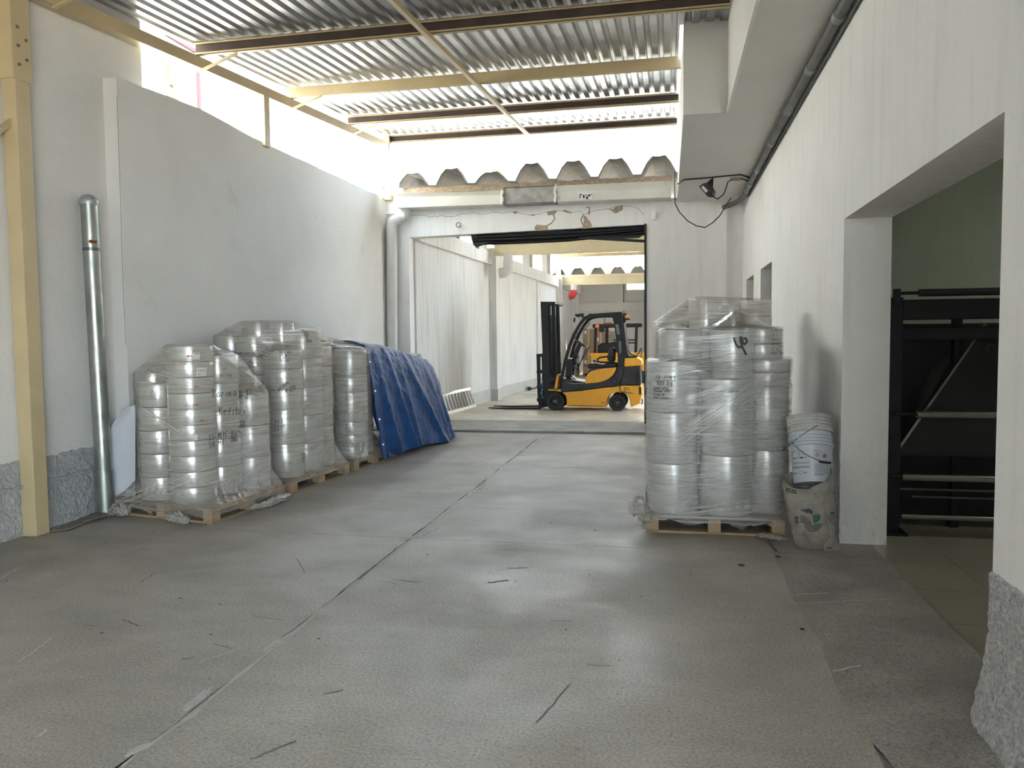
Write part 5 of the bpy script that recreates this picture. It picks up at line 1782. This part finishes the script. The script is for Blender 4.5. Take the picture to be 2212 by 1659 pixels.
M['sack'] = mat('woven_sack', (.36, .34, .295), .8, bump=.8, bscale=17, var=.18, vscale=9, wear=((.17, .16, .14), 6, .56, .6), bdist=.02, grain=(120, .12))
M['bucket'] = mat('white_bucket_plastic', (.62, .66, .74), .3, var=.03)
M['bucketold'] = mat('dirty_bucket_plastic', (.58, .58, .56), .45, var=.1, vscale=20, speck=((.3, .28, .25), 60, .62, .5))
M['greenprint'] = mat('green_print', (.06, .19, .12), .7)
M['blueprint'] = mat('dark_blue_print', (.05, .06, .10), .7)
SY = 6.19
def sack(u, v):
    """u round the sack (0 = left, .25 = front, .5 = right), v up"""
    an = 2*math.pi*u
    cx, cy = -math.cos(an), -math.sin(an)
    k = 3.0
    rr = (abs(cx)**k+abs(cy)**k)**(-1/k)
    w = lerps(v, [(0, .135), (.12, .147), (.35, .158), (.7, .172), (.88, .178), (1, .168)])
    d = lerps(v, [(0, .10), (.15, .14), (.6, .17), (1, .175)])
    x0 = 1.098-.045*v+.02*(1-v)**2
    x = x0+cx*rr*w
    y = SY+cy*rr*d
    top = lerps(u, [(0, .515), (.08, .492), (.17, .476), (.24, .48), (.33, .535), (.42, .60), (.5, .645), (.58, .64), (.75, .57), (1, .505)])
    z = top*v
    if v < .15 and cx > .3:
        x += .05*(1-v/.15)*(cx-.3)
        y -= .03*(1-v/.15)
    n1 = noise.noise((x*11, z*9, u*7))*.022+noise.noise((x*25+z*14, z*22, u*18))*.013
    f = .5+.5*math.sin(math.pi*min(1, v*1.3))
    return Vector((x+cx*n1*f, y+cy*n1*f, max(.002, z+.01*noise.noise((u*12, 3, 0))*v)))
NU, NVV = 96, 48
sp = [sack(i/NU, j/(NVV-1)) for i in range(NU) for j in range(NVV)]
sf = [(i*NVV+j, ((i+1) % NU)*NVV+j, ((i+1) % NU)*NVV+j+1, i*NVV+j+1) for i in range(NU) for j in range(NVV-1)]
inner = []
for i in range(NU):
    p = sack(i/NU, 1)
    c = Vector((1.06, SY, 0))
    for k, (f, dz) in enumerate(((.97, -.012), (.92, -.06), (.6, -.13), (0.02, -.13))):
        q = c+(Vector((p.x, p.y, 0))-c)*f
        inner.append(Vector((q.x, q.y, min(p.z+dz, .5+dz*.5) if k > 1 else p.z+dz)))
n0 = len(sp)
for i in range(NU):
    j = (i+1) % NU
    sf.append((i*NVV+NVV-1, j*NVV+NVV-1, n0+j*4, n0+i*4))
    for k in range(3):
        sf.append((n0+i*4+k, n0+j*4+k, n0+j*4+k+1, n0+i*4+k+1))
sk = MB().poly(sp+inner, sf).build('sack', M['sack'], None, True)
tag(sk, 'dirty printed woven sack standing at foot of the doorway pillar', 'sack')
bv = bvh_of(sk)
# folded flap running up to the right
fl_ = []
for t in range(25):
    u = .24+.24*t/24
    top = sack(u, .995)
    low = sack(u, lerps(t/24, [(0, .98), (.35, .86), (.6, .80), (1, .76)]))
    fl_ += [top+Vector((.006+.012*max(0, t/24-.7), -.020, .006)), low+Vector((.004, -.030, 0))]
MB().poly(fl_, [(2*i, 2*i+1, 2*i+3, 2*i+2) for i in range(24)]).build('flap', M['sack'], sk, True)
def S(x, y):         # zoomed crop of the sack print -> photograph pixels
    return (1690+x/9.76, 1030+y/9.76)
pr = MB()
for (pts) in ([(440, 700), (540, 665), (640, 715), (635, 800), (540, 750), (445, 815)],):
    h = [S(*p) for p in pts]
    for tri in ((0, 1, 4, 5), (1, 2, 3, 4)):
        decal_poly(pr, bv, [h[i] for i in tri])
pr.build('house_print', M['blueprint'], sk)
pr = MB()
g = [(640, 800), (800, 795), (800, 880), (770, 940), (700, 965), (660, 968)]
for i in range(1, len(g)-1):
    decal_poly(pr, bv, [S(*g[0]), S(*g[i]), S(*g[i+1])])
for pts in ([(68, 490), (100, 510), (120, 600), (80, 600)], [(80, 600), (120, 600), (138, 690), (95, 700)], [(95, 700), (138, 690), (125, 770), (112, 780)]):
    decal_poly(pr, bv, [S(*p) for p in pts])
decal_line(pr, bv, [S(70, 325), S(306, 337)], .0045)
pr.build('green_print', M['greenprint'], sk)
pr = MB()
for i in range(6):
    r_ = 178-i*26
    y0 = 958-26*i
    pts = [S(380, y0), S(410, y0+4)]
    cx_, cy_ = 645, 978
    # bell curve into a bowl
    pts += [S(cx_-r_-(60-i*4)*(1-t), cy_-(cy_-y0)*(1-t)**1.5+0*t) for t in (0, .33, .66, 1)][1:]
    pts += [S(cx_+r_*math.cos(math.pi+a), cy_-r_*math.sin(math.pi+a)) for a in [k*math.pi/12 for k in range(1, 13)]]
    decal_line(pr, bv, pts, .0042)
for i, s in enumerate(('BEO', 'ZYL', 'PAP')):
    h = ray_to(bv, *S(262, 868+i*50))
    if h:
        write(pr, s, h, (1, .15, 0), (0, 0, 1), .014, .0045, bv, (-.1, -1, 0), 0, .003, .01)
h = ray_to(bv, *S(400, 728))
if h:
    write(pr, '#2', h, (1, .1, .1), (0, 0, 1), .014, .005, bv, (-.1, -1, 0), 0, .003)
h = ray_to(bv, *S(78, 300))
if h:
    write(pr, 'NTOS', h, (1, -.1, -.02), (0, 0, 1), .029, .006, bv, (-.2, -1, 0), .1, .003, .0)
decal_line(pr, bv, [S(228, 182), S(245, 172)], .005)
for a, b in (((1010, 760), (1100, 764)), ((940, 1500), (1050, 1498)), ((690, 350), (705, 358))):
    decal_line(pr, bv, [S(*a), S(*b)], .008)
pr.build('print', M['ink'], sk)
sm = MB()
decal_line(sm, bv, [S(880, 300), S(878, 560), S(900, 860), S(970, 1120), S(1010, 1280), S(1100, 1480)], .003)
sm.build('seam', M['inkgrey'], sk)

BB = at(1750, 1040, 6.27)
Mb = Matrix.Translation((BB.x+.012, 6.215, .478)) @ Matrix.Rotation(R(-1.0), 4, 'Y') @ Matrix.Rotation(R(-19), 4, 'X')
b1 = thing('bucket', 'white printed plastic bucket resting in the sack mouth', 'bucket', (BB.x+.012, 6.215, .478), 'nested buckets')
def rib(z, r, w=.008):
    return [(r-w, z-.006), (r, z-.004), (r, z+.004), (r-w, z+.006)]
prof = [(0, 0), (.139, 0), (.141, .004), (.156, .275)]+rib(.288, .171, .012)+rib(.315, .166)+rib(.340, .166)+rib(.365, .166)+[(.160, .385), (.157, .385), (.153, .275), (.138, .008), (0, .008)]
bo = MB().lathe(prof, 56, Mb, False).build('bucket_body', M['bucket'], b1, 25)
b2 = thing('bucket', 'dirty upper bucket nested in the white one, its ribbed rim on top', 'bucket', (BB.x, 6.25, .6), 'nested buckets')
prof = [(0, .13), (.128, .13), (.152, .39), (.158, .395), (.170, .398), (.172, .42), (.162, .425)]+rib(.452, .168)+rib(.478, .169)+rib(.505, .170)+[(.171, .522), (.169, .527), (.164, .522), (.158, .40), (.126, .14), (0, .14)]
bo2 = MB().lathe(prof, 56, Mb, False).build('bucket_body', M['bucketold'], b2, 25)
bv = bvh_of(bo, bo2)
def B(x, y):
    return (1690+x/10.37, 890+y/10.37)
def bail(parent, pts, grip, lug):
    w = []
    for x, y in pts:
        h = ray_to(bv, *B(x, y), .008)
        w.append(h if h else at(*B(x, y), 6.1))
    o = MB().tube(w, .0035, 6).build('bail_handle', M['steel'], parent, True)
    g = []
    for x, y in grip:
        h = ray_to(bv, *B(x, y), .010)
        g.append(h if h else at(*B(x, y), 6.06))
    MB().tube(g, .009, 8).build('grip', M['blackplastic'], o, True)
    l = MB()
    decal_poly(l, bv, [B(*p) for p in lug], .004)
    if l.v:
        l.build('handle_lug', M['bucket'], o)
bail(b2, [(798, 295), (700, 345), (560, 435), (420, 530), (300, 620), (200, 690), (120, 745), (60, 790)], [(140, 740), (40, 818)], [(725, 250), (835, 262), (835, 370), (735, 360)])
bail(b1, [(205, 660), (240, 710), (380, 850), (540, 960), (720, 1045), (850, 1100), (1060, 1135)], [(830, 1110), (950, 1128), (1075, 1142)], [(170, 640), (240, 620), (240, 690), (170, 700)])
pr = MB()
def lines(x0, x1, y0, n, dy, w, slope=-.02, trim=0):
    for i in range(n):
        y = y0+i*dy
        decal_line(pr, bv, [B(x0, y), B(x1-(trim if i == n-1 else 0), y+slope*(x1-x0))], w, .002)
lines(180, 580, 880, 1, 10, .0014); lines(180, 285, 892, 1, 10, .0035); lines(182, 245, 920, 4, 24, .003); lines(345, 410, 900, 1, 10, .003); lines(350, 392, 922, 3, 22, .003); lines(440, 490, 912, 3, 20, .003)
lines(205, 370, 1035, 2, 24, .0045, -.06, 60); lines(480, 600, 1012, 2, 18, .003, -.05, 60)
lines(190, 262, 1110, 1, 10, .003); lines(192, 610, 1140, 3, 22, .003, -.05, 300); lines(222, 615, 1228, 3, 22, .004, -.04, 240)
lines(195, 260, 1325, 1, 10, .003); lines(240, 350, 1368, 2, 22, .004, -.05, 20); lines(465, 560, 1352, 2, 20, .004, -.05, 20); lines(460, 498, 1322, 1, 9, .003)
lines(700, 850, 862, 1, 9, .003, .02); lines(705, 1000, 885, 1, 9, .0015, .07)
for x in (705, 868, 885):
    decal_line(pr, bv, [B(x, 890+(x-700)*.05), B(x, 1065+(x-700)*.03)], .001, .002)
lines(710, 850, 1060, 1, 9, .0025, .02); lines(910, 1000, 1075, 1, 9, .0025, .08)
lines(716, 1040, 1165, 11, 22, .0022, .04); lines(716, 900, 1385, 3, 14, .0022, .02)
pr.build('print', M['inkgrey'], bo)
def ring(cx, cy, r, m, fill=None):
    mb = MB()
    if fill:
        f = MB()
        pts = [B(cx+r*math.cos(a), cy+r*math.sin(a)) for a in [k*.5236 for k in range(12)]]
        for k in range(1, 11):
            decal_poly(f, bv, [pts[0], pts[k], pts[k+1]], .0018)
        if f.v:
            f.build('symbol_disc', fill, bo)
    decal_line(mb, bv, [B(cx+r*math.cos(a), cy+r*math.sin(a)) for a in [k*.35 for k in range(19)]], .002, .0026, .8)
    if mb.v:
        mb.build('symbol_ring', m, bo)
ring(783, 960, 45, M['ink']); ring(948, 985, 40, M['ink'], mat('ochre_print', (.35, .25, .12), .6)); ring(408, 1355, 38, M['ink']); ring(212, 1378, 32, M['inkgrey'], mat('pink_print', (.45, .36, .38), .6))
mb = MB()
decal_line(mb, bv, [B(760, 935), B(800, 985)], .004, .0026, .8); decal_line(mb, bv, [B(790, 935), B(775, 990)], .004, .0026, .8)
mb.build('symbol', M['redink'], bo)
mb = MB()
decal_poly(mb, bv, [B(385, 1005), B(468, 1000), B(466, 1040), B(388, 1045)], .0022)
mb.build('green_mark', M['greenprint'], bo)

# small litter by the right pallet
o = MB().tube([onz(1655, 1166, .015), onz(1677, 1191, .006)], .006, 8).build('metal_rod', M['steel'])
tag(o, 'thin metal rod leaning on the floor by the sack', 'rod')
for (px, py, r_, l) in ((1681, 1204, .02, 'small black chip on the floor before the sack'), (1601, 1222, .022, 'black scrap on the floor left of the ramp edge'), (1733, 1361, .012, 'tiny black scrap near the ramp seam')):
    p = onz(px, py)
    o = MB().prism([p+Vector((math.cos(a)*r_*(1+.3*math.sin(a*3)), math.sin(a)*r_*.6, .002)) for a in [k*1.05 for k in range(6)]], (0, 0, .008)).build('floor_scrap', M['ink'])
    tag(o, l, 'scrap')

# ================================================================ right wall services
cn = thing('conduit', 'grey steel conduit running along the top of the right wall', 'conduit', (1.26, 8, 4.03))
cz = lambda y: 4.018-.0*(y-6)
MB().tube([(1.262, YB, 4.02), (1.262, 5, 4.02), (1.262, 9, 4.02), (1.262, 13.2, 3.985)], .045, 14).build('conduit_length', M['steel'], cn, True)
for y in (3.6, 6.3, 7.45, 8.75, 10.1, 11.6, 12.6, 13.1):
    MB().tube([(1.262, y-.05, 4.02-(.0 if y < 9 else .0083*(y-9))), (1.262, y+.05, 4.02-(.0 if y < 9 else .0083*(y-9)))], .052, 14).build('coupling', M['galvpipe'], cn, True)
MB().tube([(1.262, 13.2, 3.985), (1.25, 13.5, 3.96), (1.19, 13.8, 3.93), (1.08, 14.0, 3.91), (.97, 14.15, 3.89)], .045, 14).build('flexible_end', M['steel'], cn, True)
MB().tube([(1.306, YB, 3.955), (1.306, 13.3, 3.93)], .014, 6).build('loose_cable', M['cable'], cn)
for y in (5.7, 6.9, 7.9, 9.3, 10.8, 12.0, 13.2):
    MB().tube([(1.30, y, 3.95), (1.315, y+.02, 3.92)], .012, 6).build('saddle_clip', M['galvpipe'], cn)
jb = thing('junction_box', 'small grey metal box below the conduit on the right wall', 'box', at(1725, 238, 9.25))
c = at(1725, 238, 9.25)
MB().bbox((1.20, 9.18, c.z-.06), (1.32, 9.30, c.z+.06), .006).build('box_body', M['steel'], jb)
MB().bbox((1.21, 9.172, c.z-.045), (1.31, 9.18, c.z+.045), .003).build('box_lid', M['galvpipe'], jb)
MB().tube([(1.26, 9.24, c.z+.05), (1.262, 9.24, 4.0)], .02, 8).build('connector', M['galvpipe'], jb)
LY = 11.75
def FL(x, y, d=0.):   # crop [1420,350] scale 5.027
    return at(1420+x/5.027, 350+y/5.027, LY+d)
SZ = lambda x, y: onz(1420+x/5.027, 350+y/5.027, 4.03)
fd = thing('floodlight', 'black floodlight hanging under the ledge above the opening corner', 'floodlight', FL(540, 300))
MB().prism([FL(455, 270), FL(490, 235), FL(580, 325), FL(545, 375)], (.02, .05, 0)).build('lamp_front', M['blackplastic'], fd)
MB().prism([FL(490, 235, .03), FL(545, 222, .03), FL(602, 320, .03), FL(580, 368, .03), FL(545, 375, .03)], (.05, .10, 0)).build('lamp_body', M['blackplastic'], fd)
MB().prism([FL(475, 275, -.004), FL(497, 256, -.004), FL(550, 310, -.004), FL(527, 335, -.004)], (0, .004, 0)).build('lens', M['white'], fd)
for a, b in (((535, 240), (598, 186)), ((598, 186), (592, 290)), ((560, 250), (590, 200))):
    MB().bar(FL(*a, .05), FL(*b, .05), .018, .03).build('bracket', M['black'], fd)
MB().tube([FL(598, 186, .05), FL(598, 170, .05)], .012, 6).build('stem', M['black'], fd)
_q = SZ(850, 182)
tb = MB().bbox(_q+Vector((-.08, -.03, -.03)), _q+Vector((.08, .03, .012)), .006).build('junction_box', M['card'])
tag(tb, 'small beige cable box under the ledge beside the floodlight', 'box')
cb_ = MB().tube([FL(580, 362, .05), FL(655, 402, .02), FL(720, 350, .0), FL(745, 290, -.02), FL(765, 220, -.04), SZ(805, 190)], .010, 6).build('floodlight_cable', M['cable'], None, True)
tag(cb_, 'black cable looping from the floodlight to the beige box', 'cable')
cb_ = MB().tube([SZ(218, 240), SZ(290, 192), SZ(540, 172), SZ(760, 150), SZ(905, 138), SZ(1000, 170)], .012, 6)
cb_.tube([SZ(905, 175), SZ(985, 208)], .011, 6)
tag(cb_.build('ledge_cable', M['cable'], None, True), 'black cable strung across underside of the ledge', 'cable')
cb_ = MB().tube([FL(190, 100, .9), FL(188, 300, .9), FL(192, 450, .95), FL(240, 545, .98), FL(330, 640, 1.0), FL(420, 692, 1.0), FL(515, 712, 1.0), FL(600, 660, 1.0), FL(680, 580, 1.0), FL(735, 490, .9), FL(800, 390, .7)], .009, 6).build('hanging_cable', M['cable'], None, True)
tag(cb_, 'thin black cable sagging in a loop on the end wall', 'cable')

# ================================================================ machine in the side room
mc = thing('film_machine', 'dark steel film folding machine with rollers in the side room', 'machine', (2.6, 7.0, 0))
MY = 6.72
MB().bbox((1.74, MY-.05, .02), (1.85, MY+.08, 1.92), .006).build('upright', M['black'], mc)
MB().bbox((3.62, MY-.05, .02), (3.73, MY+.08, 1.92), .006).build('upright', M['black'], mc)
MB().bbox((1.70, MY-.12, .0), (1.90, MY+.12, .02), .004).build('foot_plate', M['black'], mc)
MB().bbox((3.58, MY-.12, .0), (3.78, MY+.12, .02), .004).build('foot_plate', M['black'], mc)
MB().bbox((1.85, MY-.05, 1.74), (3.62, MY+.1, 1.90), .006).build('top_beam', M['black'], mc)
MB().bbox((1.85, MY+.0, 1.58), (3.62, MY+.1, 1.68), .006).build('second_beam', M['black'], mc)
MB().bbox((2.33, MY+.25, .0), (2.39, MY+.35, 1.75), .006).build('rear_upright', M['black'], mc)
for name, z, r_, m, x0 in (('roller', 1.95, .030, 'dsteel', 1.95), ('roller', .985, .030, 'mirror', 1.95), ('roller', .478, .030, 'mirror', 1.85), ('roller', .16, .022, 'mirror', 1.85)):
    o = MB().tube([(x0, MY-.09, z), (3.60, MY-.09, z)], r_, 18).build(name, M[m], mc, 30)
    MB().tube([(1.78, MY-.09, z), (x0, MY-.09, z)], .014, 10).build('shaft', M['black'], o, 30)
MB().bbox((1.765, MY-.12, 1.86), (1.81, MY-.06, 1.985), .004).build('bearing_bracket', M['black'], mc)
MB().bbox((1.85, MY+.3, .05), (3.6, MY+.36, .62), .006).build('lower_panel', M['black'], mc)
for z in (.36, .30):
    MB().bbox((1.85 if z > .33 else 1.95, MY-.02, z), (3.6, MY+.01, z+.014), .002).build('trim_strip', M['steel'], mc)
# folding plate: slanting triangle with a bright edge
t0, t1 = at(2128, 700, 6.95), at(1936, 975, 6.86)
MB().prism([t0, t1, Vector((t1.x, 6.86, .62)), Vector((3.6, 6.86, .62)), Vector((3.6, 6.95, .9)), Vector((t0.x+.25, 6.95, t0.z))], (0, .02, 0)).build('folding_plate', M['dsteel'], mc)
MB().bar(t0+Vector((0, -.01, 0)), t1+Vector((0, -.01, 0)), .012, .02).build('plate_edge', M['mirror'], mc)
MB().prism([at(2095, 720, 7.1), at(2010, 800, 7.1), at(1955, 960, 7.0), at(1938, 970, 7.0), at(2040, 800, 7.05)], (0, .02, 0)).build('rear_plate', M['dsteel'], mc)
MB().prism([at(1945, 700, 7.15), at(2055, 700, 7.15), at(2010, 780, 7.15), at(1990, 840, 7.15), at(1945, 860, 7.15)], (0, .3, 0)).build('drive_housing', M['black'], mc)
p = at(2135, 752, 6.66)
MB().lathe([(.024, 0), (.034, .0), (.036, .01), (.034, .02), (.024, .02), (.024, 0)], 20, Matrix.Translation(p) @ Matrix.Rotation(math.pi/2, 4, 'X'), False).build('handwheel', M['dsteel'], mc, 30)
MB().bbox((1.86, 7.75, .05), (3.7, 7.8, 1.72), .006).build('dark_backing', M['black'], mc)  # black sheet added to cover the green wall behind the machine

# ================================================================ stretched strands and roped film on the wraps
def strand_mat(name, fac):
    m = bpy.data.materials.new(name)
    m.use_nodes = True
    N, L = m.node_tree.nodes, m.node_tree.links
    p = N['Principled BSDF']
    p.inputs['Base Color'].default_value = (.74, .73, .70, 1)
    p.inputs['Roughness'].default_value = .2
    p.inputs['Specular IOR Level'].default_value = 1
    t = N.new('ShaderNodeBsdfTransparent')
    x = N.new('ShaderNodeMixShader')
    x.inputs[0].default_value = fac
    L.new(t.outputs[0], x.inputs[1])
    L.new(p.outputs[0], x.inputs[2])
    L.new(x.outputs[0], N['Material Output'].inputs[0])
    return m
M['strand'] = strand_mat('film_strand', .55)
def strands(w, bands, wd=.0035):
    b = bvh_of(w)
    mb = MB()
    for (x0, y0, x1, y1, n, sp) in bands:
        for i in range(n):
            k = random.uniform(-1, 1)*sp
            k2 = k*random.uniform(.5, 1.3)
            s0, s1 = random.uniform(0, .25), random.uniform(.75, 1)
            pts = []
            for j in range(26):
                t = s0+(s1-s0)*j/25
                h = ray_to(b, x0+(x1-x0)*t, y0+(y1-y0)*t+k+(k2-k)*t, .005)
                if h is not None:
                    if pts and (h-pts[-1]).length > .12:
                        if len(pts) > 2:
                            mb.ribbon(pts, wd*random.uniform(.5, 1.5), (-.1, -1, .05))
                        pts = []
                    pts.append(h)
            if len(pts) > 2:
                mb.ribbon(pts, wd*random.uniform(.5, 1.5), (-.1, -1, .05))
    o = mb.build('film_strands', M['strand'], w)
    o['kind'] = 'stuff'
strands(w4, [(1420, 975, 1690, 800, 26, 22), (1400, 890, 1640, 815, 16, 16), (1425, 748, 1600, 735, 18, 16), (1420, 800, 1600, 770, 18, 22), (1405, 1095, 1650, 1035, 3, 6), (1560, 900, 1690, 985, 5, 10), (1400, 1035, 1700, 1010, 6, 8), (1410, 1120, 1700, 1085, 14, 14)])
strands(w1, [(285, 862, 452, 968, 7, 14), (290, 1078, 470, 1010, 8, 10), (462, 1070, 596, 985, 10, 14), (470, 775, 582, 846, 10, 9), (355, 752, 282, 800, 9, 6), (300, 800, 575, 868, 8, 10), (280, 930, 580, 905, 8, 40), (250, 1090, 350, 1045, 8, 8), (460, 1000, 590, 960, 9, 8)])
strands(w2, [(475, 720, 680, 716, 8, 14), (560, 905, 700, 880, 12, 60), (640, 800, 730, 830, 14, 60), (620, 1060, 750, 1000, 10, 16), (480, 700, 470, 770, 5, 4), (600, 820, 700, 760, 8, 20)])
strands(w3, [(710, 760, 800, 752, 8, 20), (720, 900, 800, 860, 8, 40), (735, 985, 800, 930, 8, 16)])

# lettering and fine print are joined strokes, too small to pick apart
for o in COL.objects:
    if o.name.split('.')[0] in ('pen_writing', 'print', 'scuff_marks', 'green_print', 'house_print', 'sticker_mark'):
        o['kind'] = 'stuff'
